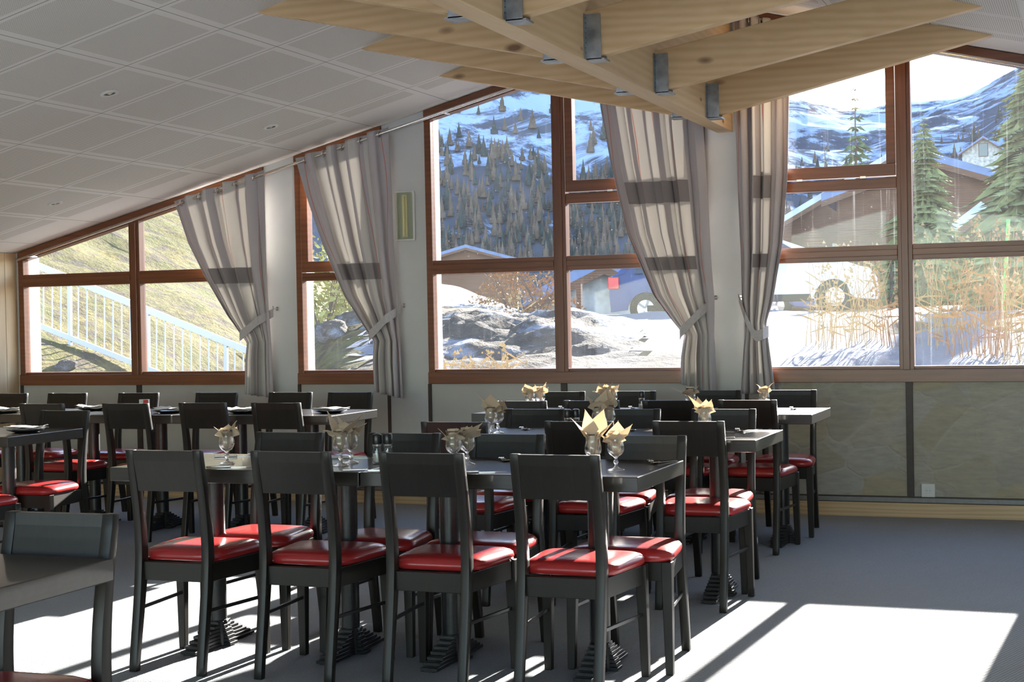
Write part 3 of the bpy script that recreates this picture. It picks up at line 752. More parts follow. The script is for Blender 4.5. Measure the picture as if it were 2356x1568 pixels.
# ------------------------------------------------------------ tables
TZ = .775
def base_mesh():
    m = MB(); n = 7
    for k in range(n):
        z0 = .004 + k*.0145; ly = .235 - k*.031; lx = .075 - k*.006; wd = .036 - k*.001
        m.box(-wd, wd, -ly, ly, z0, z0+.0125); m.box(-lx, lx, -wd*.8, wd*.8, z0, z0+.0125)
        m.box(-wd+.006, wd-.006, -ly+.012, ly-.012, z0+.0125, z0+.0145); 
    m.box(-.02, .02, -.235, -.2, 0, .006); m.box(-.02, .02, .2, .235, 0, .006)
    m.lathe([(.052, .004), (.05, .05), (.043, .10), (.040, .108)], n=20)
    return m
BASE = None
def table(x0, x1, y0, y1, peds, label, group=None):
    global BASE
    t = empty('dining_table', ((x0+x1)/2, (y0+y1)/2, 0)); lx, ly = (x1-x0)/2, (y1-y0)/2
    MB().box(-lx+.001, lx-.001, -ly, ly, TZ-.055, TZ).build('tabletop', M['table_wood'], t, bevel=.003)
    for p in peds:
        q = p-(x0+x1)/2
        b = base_mesh().build('base', M['cast_iron'], t, bevel=.003, seg=1) if BASE is None else BASE.copy()
        if BASE is None: BASE = b
        else: COL.objects.link(b); b.parent = t
        b.location = (q, 0, 0)
        c = MB(); c.lathe([(.038, .105), (.038, TZ-.07)], 0, 0, 24); c.box(-.040, -.034, -.012, .012, .11, TZ-.08)
        c = smooth_by_angle(c.build('column', M['cast_iron'], t)); c.location = (q, 0, 0)
        pl = MB().box(-.03, .03, -ly+.08, ly-.08, TZ-.0695, TZ-.055).box(-lx*.0-.10, .10, -.025, .025, TZ-.0695, TZ-.055).build('support_bracket', M['cast_iron'], t, bevel=.002); pl.location = (q, 0, 0)
    tag(t, label, 'table', group); return t
G = 'rectangular dining tables'
table(-3.79, -2.655, 5.28, 5.93, (-3.495, -2.87), 'dark wooden dining table in the front row, left one holding three glasses', G)
table(-2.65, -1.545, 5.28, 5.93, (-2.42, -1.80), 'dark wooden dining table in the front row, right one with sunlit top', G)
table(-2.98, -2.225, 6.92, 7.57, (-2.63,), 'dark dining table of the middle row, left one', G)
table(-2.22, -1.465, 6.92, 7.57, (-1.72,), 'dark dining table of the middle row, right one', G)
table(-3.60, -2.57, 8.70, 9.35, (-3.35, -2.84), 'dark dining table of the far right row, left one', G)
table(-2.565, -1.52, 8.70, 9.35, (-2.30, -1.755), 'dark dining table of the far right row, right one at the stone wall', G)
table(-5.56, -4.42, 8.42, 9.08, (-5.25, -4.72), 'dark dining table of the far left row, right end one', G)
table(-6.71, -5.565, 8.42, 9.08, (-6.4, -5.86), 'dark dining table of the far left row, middle one with the red card', G)
table(-7.86, -6.715, 8.42, 9.08, (-7.5, -7.0), 'dark dining table of the far left row, cut by the left picture edge', G)
table(-6.55, -5.42, 6.66, 7.31, (-6.25, -5.68), 'dark dining table at the left edge with one napkin-topped plate', G)
table(-3.42, -2.29, 2.55, 3.20, (-3.1,), 'bare grey-brown table corner in the left foreground', G)

# ------------------------------------------------------------ glasses and napkins
def glass_mesh():
    prof = [(.001, .0005), (.031, .001), (.033, .003), (.028, .006), (.012, .010), (.006, .016), (.0055, .024), (.0095, .030), (.0105, .035), (.0065, .041), (.0052, .046), (.010, .052),
            (.022, .060), (.0300, .072), (.0325, .083), (.0315, .095), (.0285, .108), (.0272, .118), (.0285, .130), (.0310, .142)]
    inner = [(r-.0016, z) for r, z in reversed(prof[13:])] + [(.020, .0635), (.009, .057), (.001, .0555)]
    return MB().lathe(prof+inner, n=28)
GL = None
def stem_glass(x, y, label, z=TZ):
    global GL
    if GL is None: GL = glass_mesh().build('stemmed_glass', M['stemware'], smooth=True); g = GL
    else: g = GL.copy(); COL.objects.link(g)
    g.location = (x, y, z); g.rotation_euler = (0, 0, random.random()*6); tag(g, label, 'glass', 'stemmed drinking glasses'); return g
def napkin_fan(x, y, seed, label, z=TZ, spread=1.0, hgt=1.0):
    rnd = random.Random(seed); m = MB()
    n = rnd.choice([4, 5, 5])
    for k in range(n):
        a = 2*pi*k/n + rnd.uniform(-.3, .3); ln = rnd.uniform(.078, .128)*hgt; out = rnd.uniform(.014, .062)*spread; wd = rnd.uniform(.026, .040)
        ca, sa = cos(a), sin(a); rows = []; N = 7
        tw = rnd.uniform(-.5, .5); curl = rnd.uniform(-.004, .010)
        for q in range(N+1):
            s = q/N
            r = .005 + .010*s + out*max(0, s-.35)**1.4*1.9; zz = .070 + ln*s - curl*(max(0, s-.6)*6)**2*.4
            w_ = wd*(.35+1.0*min(1, s*1.8))*(1 if s < .62 else max(.04, (1-s)/.38))
            if s < .45: w_ = min(w_, .012)
            ta = a + tw*s; tx, ty = -sin(ta), cos(ta)
            cx_, cy_ = r*cos(ta), r*sin(ta)
            rows.append([(cx_-tx*w_, cy_-ty*w_, zz-.003), (cx_+cos(ta)*.006*s, cy_+sin(ta)*.006*s, zz+.002), (cx_+tx*w_, cy_+ty*w_, zz-.003)])
        o = len(m.v)
        for r_ in rows: m.v += r_
        for q in range(N):
            for j in range(2): m.f.append((o+q*3+j, o+q*3+j+1, o+(q+1)*3+j+1, o+(q+1)*3+j))
    # folded core inside the glass
    m.lathe([(.004, .060), (.012, .075), (.017, .095), (.019, .12), (.024, .148)], n=7, cap=False)
    ob = m.build('napkin', M['napkin'], fix=False); ob.location = (x, y, z)
    sm = ob.modifiers.new('paper', 'SOLIDIFY'); sm.thickness = .0009
    tag(ob, label, 'napkin', 'folded beige napkins in the glasses'); return ob
GLS = [ # px centre, y world, text, spread, height
 (521, 5.50, 'on the front row behind the leftmost chair', 1.0, 1.0),
 (783, 5.50, "front of the pair between second and third chairs", 1.35, 1.15),
 (806, 5.62, "back of the pair between second and third chairs", 1.0, .95),
 (1043, 5.54, 'left of the pair behind the third front chair', 1.2, .8),
 (1074, 5.62, 'right of the pair behind the third front chair', 1.5, .8),
 (1364, 5.44, "left of the pair at the sunlit front row end", 1.0, 1.3),
 (1416, 5.50, "right of the pair at the sunlit front row end", 1.1, .95),
 (1131, 7.06, "left of the pair at the middle row's left end", 1.2, 1.2),
 (1146, 7.20, "right of the pair at the middle row's left end", .8, .9),
 (1377, 7.10, "left of the pair near the middle row's centre", 1.1, 1.2),
 (1402, 7.22, "right of the pair near the middle row's centre", .8, 1.2),
 (1622, 7.08, 'behind the rightmost back-turned chair of the middle row', 1.5, 1.1),
 (1222, 8.92, "left of the leftmost pair on the far right row", 1.3, .9),
 (1245, 9.05, "right of the leftmost pair on the far right row", .9, .9),
 (1392, 8.92, "left of the second pair on the far right row", 1.3, .8),
 (1411, 9.05, "right of the second pair on the far right row", 1.0, .9),
 (1590, 8.95, "on the far right row, left of the pillar", 1.5, .8),
 (1760, 8.88, 'on the far right row below the narrow tied curtain', .8, .95)]
for k, (px, y, txt, sp_, hg) in enumerate(GLS):
    x = ony(px, 1000, y).x
    stem_glass(x, y, 'clear stemmed glass ' + txt); napkin_fan(x, y, 40+k*3, 'beige napkin in the glass ' + txt, spread=sp_, hgt=hg)

# cutlery
def fork(x, y, rz, label):
    m = MB(); z = .006
    m.bar((0, -.10, z), (0, .02, z+.002), .008, .002)
    m.bar((0, .02, z+.002), (0, .045, z+.008), .020, .002)
    for i in range(4): m.tube([(-.0085+i*.0057, .044, z+.008), (-.0085+i*.0057, .07, z+.016), (-.0085+i*.0057, .088, z+.014)], .0013, 5)
    o = m.build('fork', M['chrome']); o.location = (x, y, TZ-.003); o.rotation_euler = (0, 0, rz); tag(o, label, 'fork', 'steel forks'); return o
def knife(x, y, rz, label):
    k = empty('table_knife', (x, y, TZ), rz)
    MB().bar((0, -.10, .005), (0, 0, .005), .013, .008).build('handle', M['chrome'], k, bevel=.003)
    MB().add([(-.007, 0, .001), (.007, 0, .001), (.008, .06, .001), (.001, .105, .001), (-.007, .1, .001), (-.007, 0, .003), (.007, 0, .003), (.008, .06, .002), (.001, .105, .002), (-.007, .1, .002)],
             [(0, 4, 3, 2, 1), (5, 6, 7, 8, 9), (0, 1, 6, 5), (1, 2, 7, 6), (2, 3, 8, 7), (3, 4, 9, 8), (4, 0, 5, 9)]).build('blade', M['chrome'], k)
    tag(k, label, 'knife', 'steel table knives'); return k
def spoon(x, y, rz, label):
    m = MB(); m.bar((0, -.09, .005), (0, .03, .008), .008, .002)
    for_r = [[(.016*s*cos(2*pi*i/12), .055+.026*s*sin(2*pi*i/12), .010-.006*(1-s*s)+dz) for i in range(12)] for s, dz in ((1, 0), (.6, 0), (.1, 0), (.1, -.001), (.6, -.001), (1, -.001))]
    m.loft(for_r, cap=False)
    o = m.build('spoon', M['chrome']); o.location = (x, y, TZ-.003); o.rotation_euler = (0, 0, rz); tag(o, label, 'spoon', 'steel spoons'); return o
FK = [(1162, 5.82, 'front row, between third and fourth front chairs'), (1500, 5.82, 'sunlit right end of the front row'), (1207, 7.46, 'middle row, left part'), (1450, 7.46, 'middle row, centre'),
      (1699, 7.46, 'right end of the middle row'), (1295, 9.22, 'far right row, left part'), (1455, 9.22, 'far right row beside the pepper mill'), (1823, 9.20, 'right end of the far right row')]
for px, y, txt in FK:
    x = ony(px, 1000, y).x
    fork(x, y, pi+.15, 'steel fork lying tines up, ' + txt); spoon(x+.045, y+.0, pi-.35, 'steel spoon lying beside the fork, ' + txt)
for px, y, rz, txt in ((845, 5.34, -1.15, 'front row, left of the third front chair'), (1100, 5.34, -1.15, 'front row, left of the fourth front chair'), (530, 5.36, -1.1, 'front row, in front of the lone glass at left'), (1690, 7.0, -1.0, 'right end of the middle row'),
                       (1252, 7.0, -1.0, 'middle row behind the centre back-turned chair'), (812, 5.80, -1.2, 'front row, behind the pair of glasses at centre left'), (545, 5.80, -1.2, 'front row, behind the lone glass at left')):
    knife(ony(px, 1000, y).x, y, rz, 'steel knife lying aslant, ' + txt)

def shaker(x, y, fill, label):
    s = empty('spice_mill', (x, y, TZ))
    MB().lathe([(.001, .0), (.021, .001), (.022, .01), (.021, .04), (.017, .06), (.018, .075), (.016, .0751), (.015, .06), (.018, .04), (.019, .006), (.001, .005)], n=20).build('jar', M['glass'], s, smooth=True)
    MB().lathe([(.001, .006), (.0175, .006), (.0175, .040), (.001, .041)], n=16).build('filling', M[fill], s)
    MB().lathe([(.019, .070), (.0195, .078)], n=20).build('collar', M['chrome'], s)
    smooth_by_angle(MB().lathe([(.0185, .078), (.0195, .085), (.0195, .112), (.017, .118), (.008, .121), (.001, .1215)], n=20).build('grinder_cap', M['black_metal'], s))
    tag(s, label, 'pepper mill', 'salt and pepper mills'); return s
shaker(ony(867, 1000, 5.62).x, 5.62, 'salt', 'black-capped salt mill, left of the pair by the third front chair')
shaker(ony(892, 1000, 5.64).x, 5.64, 'pepper', 'black-capped pepper mill, right of the pair by the third front chair')
shaker(ony(1307, 1000, 7.24).x, 7.24, 'salt', 'black-capped mill, left of the pair on the middle row')
shaker(ony(1326, 1000, 7.26).x, 7.26, 'pepper', 'black-capped mill, right of the pair on the middle row')
shaker(ony(1478, 1000, 9.02).x, 9.02, 'salt', 'black-capped glass mill alone on the far right row')

# plates with napkins on the left tables
def plate(x, y, k, txt):
    p = MB().lathe([(.001, .006), (.055, .006), (.085, .012), (.105, .018), (.106, .016), (.085, .008), (.055, .0), (.001, .0)], n=32).build('plate', M['plate'], smooth=True)
    p.location = (x, y, TZ); tag(p, 'dark plate under a napkin, ' + txt, 'plate', 'dark plates on the left tables')
    rnd = random.Random(k); m = MB(); n = 8
    for lay in range(3):
        rows = []
        a = rnd.uniform(-.5, .5)
        for i in range(n+1):
            r = []
            for j in range(n+1):
                u, v = i/n-.5, j/n-.5
                xx, yy = u*.21, v*.13; X = xx*cos(a)-yy*sin(a); Y = xx*sin(a)+yy*cos(a)
                r.append((X, Y, .020+lay*.004+.004*sin(7*u+lay*2+k)+.003*sin(9*v+k) + .006*max(0, abs(u)-.3)*6*(lay == 2)))
            rows.append(r)
        o = len(m.v)
        for r in rows: m.v += r
        for i in range(n):
            for j in range(n): m.f.append((o+i*(n+1)+j, o+i*(n+1)+j+1, o+(i+1)*(n+1)+j+1, o+(i+1)*(n+1)+j))
    nk = m.build('napkin', M['paper_white'], fix=False, smooth=True); nk.location = (x, y, TZ); sm = nk.modifiers.new('paper', 'SOLIDIFY'); sm.thickness = .001
    tag(nk, 'pale napkin folded on a plate, ' + txt, 'napkin', 'napkins on the plates of the left tables')
PL = [(18, 8.60, 'far left row at the picture edge'), (215, 8.90, 'far left row, second place'), (392, 8.66, 'far left row behind the third chair'), (560, 8.66, 'far left row, beside the fourth chair'), (762, 8.72, 'right end of the far left row'),
      (60, 7.0, 'short left table near the picture edge'), (330-62, 8.95, 'far left row beside the red card')]
for k, (px, y, txt) in enumerate(PL): plate(ony(px, 1000, y).x, y, k, txt)
cx_ = ony(334, 1000, 8.72).x
cardo = empty('table_card', (cx_, 8.72, TZ), .2)
MB().box(-.032, .032, -.014, .014, .0005, .085).build('card_body', M['paper_white'], cardo, bevel=.001)
MB().box(-.002, .0325, -.0146, -.0141, .055, .083).box(.016, .0325, -.0146, -.0141, .002, .05).build('red_print', M['red_card'], cardo)
tag(cardo, 'small white and red box standing on the far left table row', 'box')


# ------------------------------------------------------------ outdoors
from mathutils import noise as mn
def fb(x, y, z=0, o=5): return mn.fractal(Vector((x, y, z)), 1.0, 2.0, o)
def sst(a, b, x):
    t = max(0, min(1, (x-a)/(b-a))); return t*t*(3-2*t)
def theta(x, y): return math.degrees(atan2(-x, y))
def H(x, y):
    th = theta(x, y); r = sqrt(x*x+y*y)
    z = .62 + .72*sst(11.2, 18.5, y) + .10*fb(x*.35, y*.35, 1)*sst(11, 14, y) + .035*fb(x*1.6, y*1.6, 4)
    z += .05*sst(20, 26, y) - .03
    # rubble mound in front of the third window
    mo = math.exp(-((th-21.5)/4.5)**2)*math.exp(-((y-16.5)/2.2)**2); z += .22*mo + mo*(.13*fb(x*1.3, y*1.3, 9) + .10*fb(x*4.5, y*4.5, 2, 4))
    # snowfield rising to the left
    z += 1.15*sst(19.2, 24, th)*sst(26, 46, y)
    # road dips, then falls away
    z -= 3.2*sst(42, 80, y)*(1-sst(18, 24, th)); z -= .12*math.exp(-((y-20.5)/2)**2)
    hill = sst(27.0, 31.0, th); q = -x-11.1
    zh = .46*(q if q > 1.5 else 1.5*math.exp((q-1.5)/1.5)) - .02 + .30*fb(x*.25, y*.25, 7)*sst(19, 27, r) + .05*fb(x*1.1, y*1.1, 3)
    z = z*(1-hill) + zh*hill
    return z
def grid_mesh(name, mat, xs, ys, f, cond=None):
    vs = [(x, y, f(x, y)) for y in ys for x in xs]; n = len(xs); fs = []
    for j in range(len(ys)-1):
        for i in range(n-1):
            if cond is None or cond((xs[i]+xs[i+1])/2, (ys[j]+ys[j+1])/2): fs.append((j*n+i, j*n+i+1, (j+1)*n+i+1, (j+1)*n+i))
    me = bpy.data.meshes.new(name); me.from_pydata(vs, [], fs); me.update(); me.materials.append(mat)
    for p in me.polygons: p.use_smooth = True
    o = bpy.data.objects.new(name, me); COL.objects.link(o); return struct(o)
def fr(a, b, s): return [a+(b-a)*i/int((b-a)/s) for i in range(int((b-a)/s)+1)]
ys1 = fr(10.6, 26, .25)+fr(26.6, 95, 1.2); xs1 = fr(-70, -22, 1.5)+fr(-21.5, 8, .25)+fr(9, 40, 2)
grid_mesh('snowy_ground', M['snow'], xs1, ys1, H, lambda x, y: not (theta(x, y) > 26.6 and y > 12.5) and not (16.2 < theta(x, y) < 26 and 13.4 < y < 18.4))
grid_mesh('rubble_mound', M['mound'], fr(-10, -3.5, .12), fr(13, 19, .12), H, lambda x, y: 16.0 < theta(x, y) < 26.2 and 13.3 < y < 18.6)
grid_mesh('grassy_hillside', M['grass_hill'], fr(-70, -5, .35), fr(12.3, 60, .35), lambda x, y: H(x, y)+.07*fb(x*1.8, y*1.8, 2), lambda x, y: theta(x, y) > 26.4)
grid_mesh('unseen_bounce_snow', M['bounce_ground'], fr(-70, 70, 5), fr(-110, -3.9, 4), lambda x, y: -.35)  # unseen snow ground added behind the room to bounce light inside
def ridge_e(th):
    tab = [(-30, 12), (-6, 11.5), (0, 10.0), (2.5, 9.0), (4.2, 8.1), (5.2, 7.9), (6.3, 7.7), (8.5, 7.4), (11, 7.8), (12.5, 10), (14.5, 20), (60, 24)]
    for (a, ea), (b, eb) in zip(tab, tab[1:]):
        if th <= b: return ea+(eb-ea)*(th-a)/(b-a)
    return 24
def Zm(x, y):
    th = theta(x, y); r = sqrt(x*x+y*y); R = 1500
    e = ridge_e(th); t_ = (r-600)/900
    if r < 600: z = -6*(1-sst(90, 600, r)) - 4
    elif t_ <= 1: z = R*tan(radians(e))*t_*(.85+.15*t_)
    else: z = R*tan(radians(e))*(1-.5*(t_-1))
    k = sst(560, 800, r)
    return z + k*(fb(x*.004, y*.004, 3, 7)*26 + fb(x*.02, y*.02, 5)*5)*min(1, e/12) 
def polar_mesh(name, mat, ths, rs, f):
    vs = []
    for r in rs:
        for th in ths:
            x, y = -r*sin(radians(th)), r*cos(radians(th)); vs.append((x, y, f(x, y)))
    n = len(ths); fs = [(j*n+i, j*n+i+1, (j+1)*n+i+1, (j+1)*n+i) for j in range(len(rs)-1) for i in range(n-1)]
    me = bpy.data.meshes.new(name); me.from_pydata(vs, [], fs); me.update(); me.materials.append(mat)
    for p in me.polygons: p.use_smooth = True
    o = bpy.data.objects.new(name, me); COL.objects.link(o); return struct(o)
polar_mesh('mountain', M['mountain'], [-40+i*.35 for i in range(int(95/.35))], [88]+fr(120, 560, 60)+fr(575, 1900, 12), Zm)

def conifer(h, rad, tiers, per, seed, mat, droop=.35, base=.06, jag=1.0):
    rnd = random.Random(seed); m = MB()
    for k in range(tiers):
        q = k/(tiers-1); z = h*(base+(1-base)*q); r = rad*(1-q)**.85*rnd.uniform(.75, 1.15)+.02*rad
        n = max(4, int(per*(1-q*.6)))
        for i in range(n):
            a = 2*pi*(i+rnd.random()*.7)/n; L = r*rnd.uniform(.65, 1.2); ca, sa = cos(a), sin(a); dz = -L*droop*rnd.uniform(.5, 1.3)
            wv = L*rnd.uniform(.16, .28)*jag
            m.add([(0, 0, z+.05*h/tiers), (ca*L*.55-sa*wv, sa*L*.55+ca*wv, z+dz*.45), (ca*L*.55+sa*wv, sa*L*.55-ca*wv, z+dz*.45), (ca*L, sa*L, z+dz), (ca*L*.5, sa*L*.5, z+dz*.3+.18*L)],
                  [(0, 1, 4), (0, 4, 2), (1, 3, 4), (4, 3, 2), (0, 2, 3, 1)])
            for s_ in (-1, 1):      # side sprigs
                for f_ in ((.45, .7) if jag == 1.0 else (.25, .4, .55, .7, .85)):
                    bx, by, bz = ca*L*f_, sa*L*f_, z+dz*f_; ex, ey = ca*.25*L-sa*s_*.28*L, sa*.25*L+ca*s_*.28*L
                    m.add([(bx, by, bz+.03*L), (bx+ex, by+ey, bz-.08*L), (bx+ca*.1*L, by+sa*.1*L, bz-.05*L)], [(0, 1, 2)])
    return m
def spruce(px, dist, apex_py, zbase, rad, mat, label, seed, tiers=26, per=13, lean=0):
    P = atd(px, 716, dist); ztop = atd(px, apex_py, dist).z; h = ztop-zbase
    e = empty('spruce_tree', (P.x, P.y, zbase))
    conifer(h, rad, tiers, per, seed, mat, jag=1.0 if dist > 70 else .38).build('foliage', M[mat], e, fix=False)
    MB().tube([(0, 0, -.1), (0, 0, h*.5), (0, 0, h*.97)], .05+h*.012, 7, .012).build('trunk', M['bark'], e)
    if lean: e.rotation_euler = (0, lean, 0)
    tag(e, label, 'tree', 'spruce trees outside'); return e
spruce(1975, 86, 185, -2, 2.9, 'spruce', 'tall pointed spruce rising above the chalet roof', 1, 30, 14)
spruce(1904, 80, 318, -2, 1.2, 'spruce', 'small thin spruce left of the tall pointed one', 2, 20, 9)
spruce(2132, 34, 262, .2, 1.45, 'spruce_light', 'bushy green spruce close right of the right window mullion', 3, 46, 24)
spruce(2385, 25, 60, .4, 1.45, 'spruce_light', 'broad spruce at the right picture edge', 4, 52, 26)
spruce(2052, 32, 560, .6, .55, 'spruce', 'low dark spruce just behind the bonnet of the white car', 5, 14, 10)
spruce(2125, 30, 585, .6, .6, 'spruce', 'low dark spruce behind the dry stalks, left one', 6, 14, 10)
spruce(2235, 31, 560, .6, .8, 'spruce', 'low dark spruce behind the dry stalks, middle one', 7, 14, 11)
spruce(2320, 29, 570, .6, .8, 'spruce', 'low dark spruce behind the dry stalks, at the green stake', 8, 14, 11)

# larches on the mountain
LARCH = [('bare brown larch at the foot of the wooded mountain slope', 'larches at the mountain foot')]*3 + [('dark green conifer at the foot of the wooded mountain slope', 'dark conifers at the mountain foot')]
LV = []
for k in range(4):
    m = conifer(1, .24, 9, 6, 30+k, 'larch', .2, .04); me_o = m.build('larch_tree', M['larch'] if k < 3 else M['larch_green'], fix=False); LV.append(me_o)
rnd = random.Random(5); used = set(); cnt = 0
mass = {0: MB(), 1: MB()}
def near_rows():
    for i in range(90):
        th = 14 + 11*(i+rnd.random())/90; yield th, rnd.uniform(604, 700)
first_l = 0
for th, r in near_rows():
    x, y = -r*sin(radians(th)), r*cos(radians(th)); k = rnd.choice([0, 0, 1, 1, 2, 3])
    if k not in used: o = LV[k]; used.add(k)
    else: o = LV[k].copy(); COL.objects.link(o)
    h = rnd.uniform(6, 13); o.location = (x, y, Zm(x, y)-.5); o.scale = (h, h, h); o.rotation_euler = (0, 0, rnd.random()*6)
    tag(o, LARCH[k][0], 'tree', LARCH[k][1])
for k in range(4):
    if k not in used:
        o = LV[k]; o.location = (-250, 570, Zm(-250, 570)); o.scale = (10, 10, 10); tag(o, LARCH[k][0], 'tree', LARCH[k][1])
for i in range(3600):
    if i < 3000: th = rnd.uniform(12.5, 26)
    else: th = rnd.uniform(-1, 11)
    r = 640 + 560*rnd.random()**1.5; 
    x, y = -r*sin(radians(th)), r*cos(radians(th)); z = Zm(x, y)
    if fb(x*.006, y*.006, 8)*55 + z > (88 if th > 11 else 100+max(0, 7-th)*30) and rnd.random() > .12: continue
    h = rnd.uniform(5, 11); g = mass[1 if rnd.random() < .42 else 0]; rr_ = h*rnd.uniform(.15, .22); n = 6; o = len(g.v)
    for (q, s_) in ((.05, 1), (.3, .85), (.32, .6), (.6, .5), (.62, .34), (1, .02)):
        a0 = rnd.random(); g.v += [(x+rr_*s_*cos(2*pi*(j+a0)/n)*rnd.uniform(.8, 1.2), y+rr_*s_*sin(2*pi*(j+a0)/n), z+h*q) for j in range(n)]
    for q in range(5):
        for j in range(n): g.f.append((o+q*n+j, o+q*n+(j+1) % n, o+(q+1)*n+(j+1) % n, o+(q+1)*n+j))
for k, nm, lb in ((0, 'larch_forest', 'brownish bare larch forest covering the mountain slope'), (1, 'conifer_forest', 'dark green conifers mixed through the mountain forest')):
    o = mass[k].build(nm, M['larch'] if k == 0 else M['larch_green'], fix=False); tag(o, lb, 'forest', kind='stuff')

def gable_house(name, px, dist, ridge_py, half_w, roof_drop, depth, zbase, rz, wall, roof, label, windows=(), over=.5, balcony=None):
    P = atd(px, 716, dist); zr = atd(px, ridge_py, dist).z; e = empty(name, (P.x, P.y, zbase), rz)
    h = zr-zbase; he = h-roof_drop
    MB().prism([(-half_w, 0), (half_w, 0), (half_w, he), (0, h-.15), (-half_w, he)], 0, depth).build('walls', M[wall], e)
    sl = roof_drop/half_w; w2 = half_w+over
    for s_ in (-1, 1):
        z2 = h - sl*w2
        pl = [(0, h), (s_*w2, z2), (s_*w2, z2+.28), (0, h+.28)]
        MB().prism(pl if s_ < 0 else pl[::-1], -over*1.3, depth+over).build('roof_slope', M[roof], e)
        MB().prism([(0, h-.22), (s_*w2, z2-.22), (s_*w2, z2), (0, h)][::(1 if s_ < 0 else -1)], -over*1.3, -over*1.3+.12).build('bargeboard', M['chalet_wood'], e)
    for (wx, wz, ww, wh) in windows:
        f = MB().box(wx-ww/2-.08, wx+ww/2+.08, -.08, 0, wz-.08, wz+wh+.08).build('window_frame', M['chalet_wood'], e)
        MB().box(wx-ww/2, wx+ww/2, -.10, -.05, wz, wz+wh).build('pane', M['car_glass'], f)
    if balcony:
        b = MB().box(-half_w, half_w, -1.0, 0, balcony, balcony+.12)
        b.box(-half_w, half_w, -1.0, -.92, balcony+.9, balcony+1.0)
        for i in range(24): x = -half_w+2*half_w*i/23; b.box(x-.06, x+.06, -.99, -.95, balcony+.1, balcony+.9)
        b.build('balcony', M['chalet_wood'], e)
    tag(e, label, 'house'); return e
gable_house('chalet', 2062, 70, 362, 5.1, 2.9, 8, -2.5, radians(8), 'chalet_wood', 'roof_snow', 'brown wooden chalet with a pale snowy roof behind the white car', [(-2.6, 3.6, .9, 1.2), (-1.0, 3.6, .8, 1.3), (-2.4, 6.0, .8, 1.0), (-.6, 6.3, .9, 1.3), (1.5, 3.6, .8, 1.2)], .6, 5.2)
gable_house('chalet', 2148, 56, 372, 3.4, 1.15, 7, -1.5, radians(4), 'chalet_wood', 'roof_blue', 'dark brown chalet with a blue roof edge sloping down to the right', [(1.2, 5.1, .7, .9), (2.3, 4.9, .6, .9), (1.7, 2.6, .9, .9)], .5, 4.0)
gable_house('stone_house', 2268, 250, 318, 3.3, 2.2, 8, -8, radians(4), 'chalet_stone', 'roof_blue', 'tall pale stone house with a small gable, far off between the spruces', [(0, 34.2, 1.3, 2.0), (-1.5, 30.5, 1.1, 1.4), (1.5, 30.5, 1.1, 1.4)], .7)
gable_house('garden_shed', 2262, 44, 488, 1.0, .75, 2.4, -1, radians(2), 'chalet_wood', 'roof_snow', 'small shed with a snowy sloping roof below the dark chalet', (), .35)
gable_house('chalet', 1075, 140, 570, 4.6, 1.3, 9, -2, radians(20), 'chalet_wood', 'roof_blue', 'distant low house with a dark blue roof at the foot of the wooded slope', [(-1.5, 1.5, .9, 1), (1.5, 1.5, .9, 1)], .6)
gable_house('farmhouse', 1392, 40, 612, 1.75, .85, 5, -1, radians(17), 'chalet_stone', 'roof_blue', 'stone farmhouse with a blue-grey roof left of the dark blue car', [(-.9, 1.6, .5, .6)], .35)
# wooden post by the farmhouse
P = atd(1334, 738, 31); o = MB().box(-.05, .05, -.05, .05, -.2, .66).build('timber_post', M['chalet_wood']); o.location = (P.x, P.y, H(P.x, P.y)); tag(o, 'short dark timber post standing in the snow left of the blue car', 'post')
# red triangle (road sign) behind the glass
P = atd(1872, 545, 34); sg = empty('triangular_sign', (P.x, P.y, H(P.x, P.y)), radians(8)); hz = P.z-H(P.x, P.y)
o = MB().prism([(-.26, hz-.22), (.26, hz-.22), (0, hz+.24)], -.015, .0).build('sign_plate', M['chalet_wood'], sg)
MB().box(-.03, .03, 0, .05, -.2, hz).build('sign_post', M['chalet_wood'], sg); tag(sg, 'brown triangular board on a post behind the white car', 'sign')

